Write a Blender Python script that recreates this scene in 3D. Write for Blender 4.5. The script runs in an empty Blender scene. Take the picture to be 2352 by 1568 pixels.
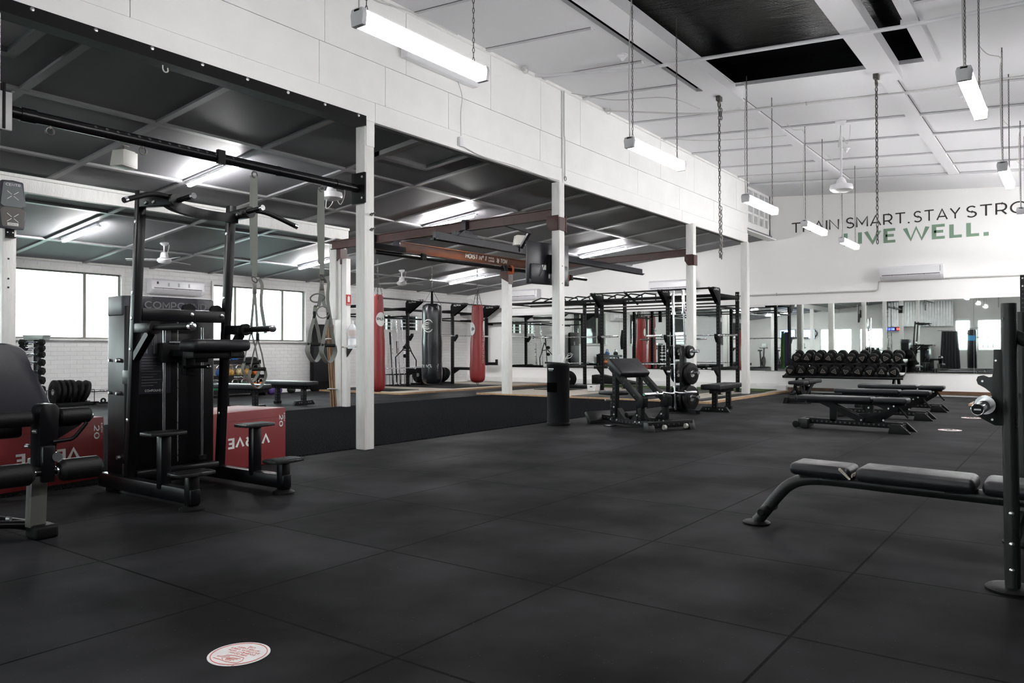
import bpy, bmesh, math, random
from mathutils import Vector as V, Matrix, Euler
random.seed(7)
S = bpy.context.scene
COL = S.collection
PI = math.pi
R = math.radians

# ------------------------------------------------------------------ camera
YAW, PITCH, ROLL = R(36.257), R(0.635), R(-0.127)
fw = V((math.cos(YAW)*math.cos(PITCH), math.sin(YAW)*math.cos(PITCH), math.sin(PITCH)))
rt = V((math.sin(YAW), -math.cos(YAW), 0)); up = rt.cross(fw)
rt, up = rt*math.cos(ROLL)+up*math.sin(ROLL), up*math.cos(ROLL)-rt*math.sin(ROLL)
cd = bpy.data.cameras.new('camera'); cam = bpy.data.objects.new('camera', cd); COL.objects.link(cam)
cd.sensor_width = 36; cd.lens = 1771*36/2352; cd.clip_start = .02; cd.clip_end = 300
m = Matrix.Identity(4)
for i, a in enumerate((rt, up, -fw)):
    for j in range(3): m[j][i] = a[j]
m.translation = (0, 0, 1.04)
cam.matrix_world = m
S.camera = cam

# ------------------------------------------------------------------ world, exposure
S.view_settings.view_transform = 'Standard'; S.view_settings.look = 'None'
S.view_settings.gamma = 1; S.view_settings.use_curve_mapping = False
S.view_settings.exposure = 2.45
W = bpy.data.worlds.new('overcast'); S.world = W; W.use_nodes = True
bg = W.node_tree.nodes['Background']; bg.inputs[1].default_value = 4.0
_n, _l = W.node_tree.nodes, W.node_tree.links
_tc = _n.new('ShaderNodeTexCoord'); _sx = _n.new('ShaderNodeSeparateXYZ'); _l.new(_tc.outputs['Generated'], _sx.inputs[0])
_cr = _n.new('ShaderNodeValToRGB'); _l.new(_sx.outputs[2], _cr.inputs[0]); _l.new(_cr.outputs[0], bg.inputs[0])
_cr.color_ramp.elements[0].position = 0; _cr.color_ramp.elements[0].color = (.10, .13, .12, 1)
_cr.color_ramp.elements[1].position = .012; _cr.color_ramp.elements[1].color = (.92, .97, 1, 1)
TUBE = 12.5      # emission of the hanging tubes
TUBE_LOW = 52.0   # emission of the battens under the low ceiling
S.cycles.max_bounces = 8; S.cycles.diffuse_bounces = 4; S.cycles.glossy_bounces = 4
S.cycles.transparent_max_bounces = 12
S.cycles.caustics_reflective = False; S.cycles.caustics_refractive = False
S.cycles.sample_clamp_indirect = 6
S.cycles.use_denoising = True

# ------------------------------------------------------------------ materials
def mat(name, c, rough=.5, metal=0, bump=0, bscale=40, var=0, vscale=6, spec=.5, rvar=0, coat=0, emit=0, vstretch=None):
    """Plain principled material with optional colour mottle, roughness mottle and bump, all from object coordinates."""
    M = bpy.data.materials.new(name); M.use_nodes = True
    N = M.node_tree.nodes; L = M.node_tree.links; P = N['Principled BSDF']
    c = tuple(c)+(1,)
    P.inputs['Base Color'].default_value = c; P.inputs['Roughness'].default_value = rough
    P.inputs['Metallic'].default_value = metal; P.inputs['Specular IOR Level'].default_value = spec
    P.inputs['Coat Weight'].default_value = coat
    if emit:
        P.inputs['Emission Color'].default_value = c; P.inputs['Emission Strength'].default_value = emit
    tc = N.new('ShaderNodeTexCoord'); src = tc.outputs['Object']
    if vstretch:
        mp = N.new('ShaderNodeMapping'); mp.inputs['Scale'].default_value = vstretch; L.new(src, mp.inputs[0]); src = mp.outputs[0]
    if var or rvar:
        n = N.new('ShaderNodeTexNoise'); n.inputs['Scale'].default_value = vscale; n.inputs['Detail'].default_value = 5
        L.new(src, n.inputs['Vector'])
        if var:
            mr = N.new('ShaderNodeMapRange'); mr.inputs[1].default_value = .3; mr.inputs[2].default_value = .7
            mr.inputs[3].default_value = 1-var; mr.inputs[4].default_value = 1+var
            L.new(n.outputs[0], mr.inputs[0])
            mx = N.new('ShaderNodeVectorMath'); mx.operation = 'SCALE'; mx.inputs[0].default_value = c[:3]
            L.new(mr.outputs[0], mx.inputs['Scale']); L.new(mx.outputs[0], P.inputs['Base Color'])
        if rvar:
            mr = N.new('ShaderNodeMapRange'); mr.inputs[1].default_value = .3; mr.inputs[2].default_value = .7
            mr.inputs[3].default_value = max(.02, rough-rvar); mr.inputs[4].default_value = min(1, rough+rvar)
            L.new(n.outputs[0], mr.inputs[0]); L.new(mr.outputs[0], P.inputs['Roughness'])
    if bump:
        n2 = N.new('ShaderNodeTexNoise'); n2.inputs['Scale'].default_value = bscale; n2.inputs['Detail'].default_value = 4
        L.new(src, n2.inputs['Vector'])
        b = N.new('ShaderNodeBump'); b.inputs['Strength'].default_value = bump; b.inputs['Distance'].default_value = .01
        L.new(n2.outputs[0], b.inputs['Height']); L.new(b.outputs[0], P.inputs['Normal'])
    return M

white = mat('white wall paint', (.86, .86, .85), .55, bump=.25, bscale=14, var=.03, vscale=2.5)
post_white = mat('white painted timber', (.80, .80, .78), .5, bump=.5, bscale=18, var=.05, vscale=5, vstretch=(6, 6, .8))
ceil_white = mat('white ceiling paint', (.68, .68, .70), .6, bump=.1, bscale=6)
grey_ceil = mat('grey satin ceiling paint', (.20, .20, .215), .60, bump=.15, bscale=3, spec=.3)
grey_batten = mat('grey painted batten', (.24, .24, .245), .35)
dark_gap = mat('shadow gap', (.05, .05, .05), .9)
black_steel = mat('black powder coat', (.004, .004, .005), .30, spec=.26, bump=.05, bscale=300, rvar=.03, vscale=3)
matt_black = mat('matt black steel', (.0055, .0055, .0065), .5, spec=.16, bump=.1, bscale=200)
gun_steel = mat('dark grey hammered paint', (.015, .0155, .0155), .36, spec=.32, bump=.12, bscale=320, rvar=.1, vscale=9)
hole = mat('drilled hole', (.04, .04, .043), .7)
chrome = mat('chrome', (.78, .78, .80), .14, metal=1, rvar=.05, vscale=8)
zinc = mat('zinc bolt', (.62, .62, .62), .3, metal=1)
steel_bar = mat('brushed bar steel', (.50, .50, .52), .3, metal=1, rvar=.08, vscale=30)
vinyl = mat('black vinyl upholstery', (.010, .010, .0125), .42, spec=.32, bump=.12, bscale=120, rvar=.07, vscale=12)
vinyl_grey = mat('charcoal pad back shell', (.030, .031, .040), .38, bump=.05, bscale=90)
rubber = mat('black rubber', (.0055, .0055, .006), .5, spec=.16, bump=.15, bscale=160)
foam = mat('black roller foam', (.006, .006, .0065), .5, spec=.3, bump=.1, bscale=90)
plastic_w = mat('white plastic', (.80, .80, .82), .3)
plastic_g = mat('grey plastic', (.40, .40, .40), .4)
grille = mat('dark outlet', (.03, .03, .035), .5)
rust = mat('rust brown steel', (.052, .016, .013), .5, bump=.3, bscale=40, var=.25, vscale=9)
hoist_b = mat('brown varnished beam', (.155, .050, .020), .3, bump=.2, bscale=30, var=.3, vscale=3)
orange = mat('orange painted clamp', (.45, .10, .03), .5, var=.3, vscale=20)
navy = mat('dark track steel', (.020, .021, .030), .45, bump=.1, bscale=60, var=.2, vscale=10)
red_vinyl = mat('red vinyl', (.23, .016, .018), .42, bump=.2, bscale=22, var=.1, vscale=4)
red_box = mat('red plyo vinyl', (.20, .015, .018), .55, bump=.25, bscale=6, var=.08, vscale=3)
bag_black = mat('black glossy vinyl', (.008, .009, .012), .26, bump=.25, bscale=9)
print_w = mat('white print', (.75, .75, .73), .5)
print_grey = mat('grey print', (.16, .16, .17), .5)
print_dark = mat('charcoal wall lettering', (.022, .020, .020), .5)
print_green = mat('sage green wall lettering', (.215, .335, .24), .5)
print_red = mat('red print', (.55, .10, .08), .5)
web_grey = mat('grey webbing', (.23, .24, .22), .7, bump=.3, bscale=200)
wood = mat('raw pine', (.42, .27, .15), .6, var=.2, vscale=5, vstretch=(1, 6, 6))
dowel_w = mat('brown dowel timber', (.20, .115, .06), .55, var=.15, vscale=8)
ply = mat('weathered plywood', (.36, .32, .27), .55, var=.18, vscale=3, vstretch=(1, 5, 1))
brown_trim = mat('brown stained trim', (.11, .055, .025), .5, var=.2, vscale=6)
green_turf = mat('green turf', (.05, .09, .02), .95, bump=1, bscale=140, var=.3, vscale=30)
wire = mat('dull galvanised chain', (.11, .105, .10), .45, metal=.7, var=.2, vscale=30)
cable_w = mat('white cable', (.62, .62, .60), .5)
conduit_g = mat('grey conduit', (.58, .58, .57), .5)
alu = mat('aluminium window frame', (.20, .19, .17), .4, metal=.3)
mirror_m = mat('mirror silvering', (.80, .84, .81), .015, metal=1)
screen_m = mat('dark tv plastic', (.012, .012, .018), .35)
curtain_m = mat('black curtain cloth', (.016, .016, .02), .8, bump=.2, bscale=60)
corr_m = mat('corrugated zinc', (.55, .56, .57), .35, metal=.7, var=.1, vscale=4)
bottle_m = mat('clear plastic', (.72, .74, .76), .15, coat=.5)
lens_on = mat('lit tube diffuser', (1, .985, .98), .4, emit=TUBE)
lens_low = mat('lit low batten', (1, .985, .99), .4, emit=TUBE_LOW)
led_blue = mat('blue led', (.05, .08, 1), .4, emit=4)
led_red = mat('red led', (1, .04, .03), .4, emit=4)
tv_on = mat('lit tv picture', (.25, .35, .6), .4, emit=1.5, var=.6, vscale=3)

def nodes_mat(name):
    M = bpy.data.materials.new(name); M.use_nodes = True
    return M, M.node_tree.nodes, M.node_tree.links, M.node_tree.nodes['Principled BSDF']

def rubber_tiles():
    M, N, L, P = nodes_mat('rubber tile floor')
    tc = N.new('ShaderNodeTexCoord')
    mp = N.new('ShaderNodeMapping'); mp.inputs['Location'].default_value = (-.90+.98*20, -.85+1.02*20, 0); L.new(tc.outputs['Object'], mp.inputs[0])
    br = N.new('ShaderNodeTexBrick'); br.offset = 0; br.squash = 1
    br.inputs['Scale'].default_value = 1; br.inputs['Brick Width'].default_value = .98; br.inputs['Row Height'].default_value = 1.02
    br.inputs['Mortar Size'].default_value = .0065; br.inputs['Mortar Smooth'].default_value = .3; br.inputs['Bias'].default_value = 0
    br.inputs['Color1'].default_value = (.0185, .0185, .0202, 1); br.inputs['Color2'].default_value = (.0140, .0140, .0155, 1)
    br.inputs['Mortar'].default_value = (.0006, .0006, .0006, 1)
    L.new(mp.outputs[0], br.inputs['Vector'])
    n1 = N.new('ShaderNodeTexNoise'); n1.inputs['Scale'].default_value = 1.3; n1.inputs['Detail'].default_value = 4; L.new(tc.outputs['Object'], n1.inputs['Vector'])
    r1 = N.new('ShaderNodeMapRange'); r1.inputs[1].default_value = .35; r1.inputs[2].default_value = .68; r1.inputs[3].default_value = .35; r1.inputs[4].default_value = 1.65
    L.new(n1.outputs[0], r1.inputs[0])
    sc = N.new('ShaderNodeVectorMath'); sc.operation = 'SCALE'; L.new(br.outputs['Color'], sc.inputs[0]); L.new(r1.outputs[0], sc.inputs['Scale'])
    # pale crumbs in the rubber
    v = N.new('ShaderNodeTexVoronoi'); v.inputs['Scale'].default_value = 55; L.new(tc.outputs['Object'], v.inputs['Vector'])
    lt = N.new('ShaderNodeMath'); lt.operation = 'LESS_THAN'; lt.inputs[1].default_value = .10; L.new(v.outputs['Distance'], lt.inputs[0])
    n3 = N.new('ShaderNodeTexNoise'); n3.inputs['Scale'].default_value = 31; L.new(tc.outputs['Object'], n3.inputs['Vector'])
    gt = N.new('ShaderNodeMath'); gt.operation = 'GREATER_THAN'; gt.inputs[1].default_value = .58; L.new(n3.outputs[0], gt.inputs[0])
    mu = N.new('ShaderNodeMath'); mu.operation = 'MULTIPLY'; L.new(lt.outputs[0], mu.inputs[0]); L.new(gt.outputs[0], mu.inputs[1])
    mx = N.new('ShaderNodeMix'); mx.data_type = 'RGBA'; L.new(mu.outputs[0], mx.inputs[0]); L.new(sc.outputs[0], mx.inputs[6]); mx.inputs[7].default_value = (.07, .07, .066, 1)
    L.new(mx.outputs[2], P.inputs['Base Color'])
    rr = N.new('ShaderNodeMapRange'); rr.inputs[1].default_value = .3; rr.inputs[2].default_value = .7; rr.inputs[3].default_value = .62; rr.inputs[4].default_value = .44
    L.new(n1.outputs[0], rr.inputs[0]); L.new(rr.outputs[0], P.inputs['Roughness'])
    P.inputs['Specular IOR Level'].default_value = 0
    lw = N.new('ShaderNodeLayerWeight'); lw.inputs[0].default_value = .5
    pw = N.new('ShaderNodeMath'); pw.operation = 'POWER'; pw.inputs[1].default_value = 5; L.new(lw.outputs['Facing'], pw.inputs[0])
    gm = N.new('ShaderNodeMapRange'); gm.inputs[3].default_value = .008; gm.inputs[4].default_value = .060; L.new(pw.outputs[0], gm.inputs[0])
    gs = N.new('ShaderNodeBsdfGlossy'); L.new(gm.outputs[0], gs.inputs['Color']); L.new(rr.outputs[0], gs.inputs['Roughness'])
    ad = N.new('ShaderNodeAddShader'); L.new(P.outputs[0], ad.inputs[0]); L.new(gs.outputs[0], ad.inputs[1]); L.new(ad.outputs[0], N['Material Output'].inputs[0])
    n2 = N.new('ShaderNodeTexNoise'); n2.inputs['Scale'].default_value = 220; L.new(tc.outputs['Object'], n2.inputs['Vector'])
    b2 = N.new('ShaderNodeBump'); b2.inputs['Strength'].default_value = .25; b2.inputs['Distance'].default_value = .004; L.new(n2.outputs[0], b2.inputs['Height'])
    b1 = N.new('ShaderNodeBump'); b1.inputs['Strength'].default_value = .7; b1.inputs['Distance'].default_value = .006; b1.invert = True
    L.new(br.outputs['Fac'], b1.inputs['Height']); L.new(b2.outputs[0], b1.inputs['Normal']); L.new(b1.outputs[0], P.inputs['Normal'])
    return M
floor_m = rubber_tiles()

def turf_mat():
    M, N, L, P = nodes_mat('black turf pile')
    tc = N.new('ShaderNodeTexCoord')
    n = N.new('ShaderNodeTexNoise'); n.inputs['Scale'].default_value = 75; n.inputs['Detail'].default_value = 6; L.new(tc.outputs['Object'], n.inputs['Vector'])
    cr = N.new('ShaderNodeValToRGB'); cr.color_ramp.elements[0].position = .38; cr.color_ramp.elements[1].position = .72
    cr.color_ramp.elements[0].color = (.003, .003, .0035, 1); cr.color_ramp.elements[1].color = (.040, .041, .044, 1)
    L.new(n.outputs[0], cr.inputs[0]); L.new(cr.outputs[0], P.inputs['Base Color'])
    P.inputs['Roughness'].default_value = 1; P.inputs['Specular IOR Level'].default_value = 0
    b = N.new('ShaderNodeBump'); b.inputs['Strength'].default_value = 1; b.inputs['Distance'].default_value = .02
    L.new(n.outputs[0], b.inputs['Height']); L.new(b.outputs[0], P.inputs['Normal'])
    return M
turf_m = turf_mat()

def brick_mat(name, axis, c=(.78, .78, .775)):
    """White painted brickwork: courses as bump, faint colour at joints; axis 'x' for a wall running along X."""
    M, N, L, P = nodes_mat(name)
    tc = N.new('ShaderNodeTexCoord'); sp = N.new('ShaderNodeSeparateXYZ'); L.new(tc.outputs['Object'], sp.inputs[0])
    cb = N.new('ShaderNodeCombineXYZ'); L.new(sp.outputs[0 if axis == 'x' else 1], cb.inputs[0]); L.new(sp.outputs[2], cb.inputs[1])
    br = N.new('ShaderNodeTexBrick'); br.inputs['Scale'].default_value = 1; br.inputs['Brick Width'].default_value = .24; br.inputs['Row Height'].default_value = .086
    br.inputs['Mortar Size'].default_value = .006; br.inputs['Mortar Smooth'].default_value = .6
    br.inputs['Color1'].default_value = c+(1,); br.inputs['Color2'].default_value = tuple(x*.96 for x in c)+(1,); br.inputs['Mortar'].default_value = tuple(x*.86 for x in c)+(1,)
    L.new(cb.outputs[0], br.inputs['Vector']); L.new(br.outputs['Color'], P.inputs['Base Color'])
    P.inputs['Roughness'].default_value = .55
    n = N.new('ShaderNodeTexNoise'); n.inputs['Scale'].default_value = 12; n.inputs['Detail'].default_value = 5; L.new(tc.outputs['Object'], n.inputs['Vector'])
    b0 = N.new('ShaderNodeBump'); b0.inputs['Strength'].default_value = .4; b0.inputs['Distance'].default_value = .01; L.new(n.outputs[0], b0.inputs['Height'])
    b = N.new('ShaderNodeBump'); b.inputs['Strength'].default_value = .6; b.inputs['Distance'].default_value = .006; b.invert = True
    L.new(br.outputs['Fac'], b.inputs['Height']); L.new(b0.outputs[0], b.inputs['Normal']); L.new(b.outputs[0], P.inputs['Normal'])
    return M
brick_x = brick_mat('painted brick back', 'x')
brick_y = brick_mat('painted brick end', 'y')

def foil_mat():
    M, N, L, P = nodes_mat('black insulation foil')
    P.inputs['Base Color'].default_value = (.0022, .0024, .0032, 1); P.inputs['Roughness'].default_value = .22; P.inputs['Specular IOR Level'].default_value = .18
    tc = N.new('ShaderNodeTexCoord')
    n = N.new('ShaderNodeTexNoise'); n.inputs['Scale'].default_value = 2.2; n.inputs['Detail'].default_value = 7; n.inputs['Distortion'].default_value = .6
    mp = N.new('ShaderNodeMapping'); mp.inputs['Scale'].default_value = (2.2, .6, 1); L.new(tc.outputs['Object'], mp.inputs[0]); L.new(mp.outputs[0], n.inputs['Vector'])
    n2 = N.new('ShaderNodeTexVoronoi'); n2.inputs['Scale'].default_value = 60; L.new(tc.outputs['Object'], n2.inputs['Vector'])
    b0 = N.new('ShaderNodeBump'); b0.inputs['Strength'].default_value = .35; b0.inputs['Distance'].default_value = .006; L.new(n2.outputs['Distance'], b0.inputs['Height'])
    b = N.new('ShaderNodeBump'); b.inputs['Strength'].default_value = .35; b.inputs['Distance'].default_value = .04
    L.new(n.outputs[0], b.inputs['Height']); L.new(b0.outputs[0], b.inputs['Normal']); L.new(b.outputs[0], P.inputs['Normal'])
    return M
foil = foil_mat()

def glass_mat():
    M, N, L, P = nodes_mat('window glass'); out = N['Material Output']; N.remove(P)
    t = N.new('ShaderNodeBsdfTransparent'); t.inputs[0].default_value = (.93, .98, .96, 1)
    g = N.new('ShaderNodeBsdfGlossy'); g.inputs['Roughness'].default_value = .03
    f = N.new('ShaderNodeFresnel'); f.inputs[0].default_value = 1.45
    mx = N.new('ShaderNodeMixShader'); L.new(f.outputs[0], mx.inputs[0]); L.new(t.outputs[0], mx.inputs[1]); L.new(g.outputs[0], mx.inputs[2]); L.new(mx.outputs[0], out.inputs[0])
    return M
glass = glass_mat()

# ------------------------------------------------------------------ mesh builder
SPLIT = {'bolt', 'gusset', 'gusset_plate', 'transport_wheel', 'screw_hole', 'hook_plate', 'monkey_rung', 'wall_arm', 'vane_clip', 'bracket', 'pulley', 'slot', 'anchor_strap'}
class B:
    """Collects shapes in world (or local) coordinates, minus the origin o, into ONE mesh object."""
    def __init__(self, o=(0, 0, 0)):
        self.bm = bmesh.new(); self.o = V(o); self.mi = 0
    def _add(self, vs, fs):
        bv = [self.bm.verts.new(V(v)-self.o) for v in vs]
        for f in fs:
            try:
                q = self.bm.faces.new([bv[i] for i in f]); q.material_index = self.mi
            except ValueError: pass
        return bv
    def hexa(self, p, bev=0, seg=2):
        bv = self._add(p, [(0, 3, 2, 1), (4, 5, 6, 7), (0, 1, 5, 4), (1, 2, 6, 5), (2, 3, 7, 6), (3, 0, 4, 7)])
        if bev:
            es = list({e for v in bv for e in v.link_edges})
            r = bmesh.ops.bevel(self.bm, geom=es, offset=bev, segments=seg, affect='EDGES', profile=.5, clamp_overlap=True)
            for f in r['faces']: f.material_index = self.mi
        return self
    def bx(self, x0, x1, y0, y1, z0, z1, bev=0, seg=2):
        return self.hexa([(x0, y0, z0), (x1, y0, z0), (x1, y1, z0), (x0, y1, z0), (x0, y0, z1), (x1, y0, z1), (x1, y1, z1), (x0, y1, z1)], bev, seg)
    def bar(self, a, b, w, h, upv=(0, 0, 1), bev=0):
        """Rectangular bar from a to b, w across, h along upv."""
        a, b = V(a), V(b); d = (b-a).normalized(); s = d.cross(V(upv))
        if s.length < 1e-4: s = d.cross(V((0, 1, 0)))
        s.normalize(); u = s.cross(d); s *= w/2; u *= h/2
        return self.hexa([a-s-u, a+s-u, b+s-u, b-s-u, a-s+u, a+s+u, b+s+u, b-s+u], bev)
    def tube(self, pts, r, seg=10, closed=False, cap=True):
        pts = [V(p) for p in pts]; n = len(pts); rings = []
        rr = r if isinstance(r, (list, tuple)) else [r]*n
        pu = None
        for i in range(n):
            if closed: d = pts[(i+1) % n]-pts[i-1]
            else: d = pts[min(i+1, n-1)]-pts[max(i-1, 0)]
            d.normalize()
            if pu is None:
                pu = d.orthogonal().normalized()
            else:
                pu = (pu-d*pu.dot(d)); pu = pu.normalized() if pu.length > 1e-5 else d.orthogonal().normalized()
            s = d.cross(pu)
            rings.append([self.bm.verts.new(pts[i]+(pu*math.cos(2*PI*k/seg)+s*math.sin(2*PI*k/seg))*rr[i]-self.o) for k in range(seg)])
        fs = []
        for i in range(n if closed else n-1):
            A, C = rings[i], rings[(i+1) % n]
            for k in range(seg): fs.append(self.bm.faces.new((A[k], A[(k+1) % seg], C[(k+1) % seg], C[k])))
        if cap and not closed:
            fs.append(self.bm.faces.new(rings[0][::-1])); fs.append(self.bm.faces.new(rings[-1]))
        for f in fs: f.material_index = self.mi
        return self
    def cyl(self, a, b, r, r2=None, seg=18):
        return self.tube([a, b], [r, r if r2 is None else r2], seg)
    def lathe(self, a, axis, prof, seg=24):
        """prof: list of (distance along axis, radius)."""
        a = V(a); d = V(axis).normalized()
        return self.tube_prof(a, d, prof, seg)
    def tube_prof(self, a, d, prof, seg):
        u = d.orthogonal().normalized(); s = d.cross(u); rings = []
        for t, r in prof:
            rings.append([self.bm.verts.new(a+d*t+(u*math.cos(2*PI*k/seg)+s*math.sin(2*PI*k/seg))*max(r, 1e-4)-self.o) for k in range(seg)])
        fs = []
        for A, C in zip(rings, rings[1:]):
            for k in range(seg): fs.append(self.bm.faces.new((A[k], A[(k+1) % seg], C[(k+1) % seg], C[k])))
        fs.append(self.bm.faces.new(rings[0][::-1])); fs.append(self.bm.faces.new(rings[-1]))
        for f in fs: f.material_index = self.mi
        return self
    def prism(self, pts, axis, a, b, bev=0):
        """Polygon pts in the plane across axis ('x': (y,z), 'y': (x,z), 'z': (x,y)) extruded from a to b."""
        mk = {'x': lambda p, t: (t, p[0], p[1]), 'y': lambda p, t: (p[0], t, p[1]), 'z': lambda p, t: (p[0], p[1], t)}[axis]
        n = len(pts)
        bv = self._add([mk(p, a) for p in pts]+[mk(p, b) for p in pts],
                       [tuple(range(n))[::-1], tuple(range(n, 2*n))]+[(i, (i+1) % n, n+(i+1) % n, n+i) for i in range(n)])
        if bev:
            es = list({e for v in bv for e in v.link_edges})
            r = bmesh.ops.bevel(self.bm, geom=es, offset=bev, segments=2, affect='EDGES', profile=.5, clamp_overlap=True)
            for f in r['faces']: f.material_index = self.mi
        return self
    def torus(self, c, Rr, r, axis=(0, 0, 1), seg=16, rs=8, sx=1):
        c = V(c); d = V(axis).normalized(); u = d.orthogonal().normalized(); s = d.cross(u)
        return self.tube([c+(u*math.cos(2*PI*k/seg)*sx+s*math.sin(2*PI*k/seg))*Rr for k in range(seg)], r, rs, closed=True)
    def ball(self, c, r, sz=(1, 1, 1), u=16, v=10):
        M = Matrix.Translation(V(c)-self.o) @ Matrix.Diagonal((r*sz[0], r*sz[1], r*sz[2], 1))
        g = bmesh.ops.create_uvsphere(self.bm, u_segments=u, v_segments=v, radius=1, matrix=M)
        for f in {f for w in g['verts'] for f in w.link_faces}: f.material_index = self.mi
        return self
    def mesh(self, name, mats, ang=38):
        me = bpy.data.meshes.new(name)
        bmesh.ops.recalc_face_normals(self.bm, faces=self.bm.faces[:])
        self.bm.to_mesh(me); self.bm.free()
        for x in (mats if isinstance(mats, (list, tuple)) else [mats]): me.materials.append(x)
        for p in me.polygons: p.use_smooth = True
        me.set_sharp_from_angle(angle=R(ang))
        return me
    def islands(self):
        left = set(self.bm.verts); out = []
        while left:
            st = [left.pop()]; grp = set(st)
            while st:
                for e in st.pop().link_edges:
                    for w in e.verts:
                        if w in left: left.discard(w); grp.add(w); st.append(w)
            out.append(grp)
        return out
    def build(self, name, mats, parent=None, ang=38, **kw):
        if parent and name in SPLIT:
            isl = self.islands()
            if len(isl) > 1:
                last = None
                for g_ in isl:
                    q = B(); q.o = V((0, 0, 0)); mp = {}
                    for w in g_: mp[w] = q.bm.verts.new(w.co)
                    for f in {f for w in g_ for f in w.link_faces}:
                        nf = q.bm.faces.new([mp[w] for w in f.verts]); nf.material_index = f.material_index
                    last = q.build(name, mats, parent, ang, **kw)
                self.bm.free(); return last
        o = bpy.data.objects.new(name, self.mesh(name, mats, ang)); COL.objects.link(o)
        if parent: o.parent = parent
        else: o.location = self.o
        for k, v in kw.items(): o[k] = v
        return o

import re
def chk(l):
    n = len(re.findall(r"[A-Za-z0-9][A-Za-z0-9'\u2019-]*", l))
    if not 4 <= n <= 16 or len(l) > 100: print('LONG', n, len(l), l)
def thing(name, label, cat, loc=(0, 0, 0), rz=0, group=None):
    o = bpy.data.objects.new(name, None); COL.objects.link(o); o.location = loc; o.rotation_euler = (0, 0, rz)
    chk(label)
    o.empty_display_size = .1; o['label'] = label; o['category'] = cat
    if group: o['group'] = group
    return o
def tag(o, label, cat, group=None):
    chk(label)
    o['label'] = label; o['category'] = cat
    if group: o['group'] = group
    return o
def struct(b, name, m, parent=None):
    o = b.build(name, m, parent)
    if not parent: o['kind'] = 'structure'
    return o
def dup(o, loc=None, rz=None, label=None, group=None, parent=None):
    c = o.copy(); COL.objects.link(c)
    if parent: c.parent = parent
    if loc is not None: c.location = loc
    if rz is not None: c.rotation_euler = (0, 0, rz)
    if label: c['label'] = label
    if group: c['group'] = group
    for k in o.children: dup(k, parent=c)
    return c

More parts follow.
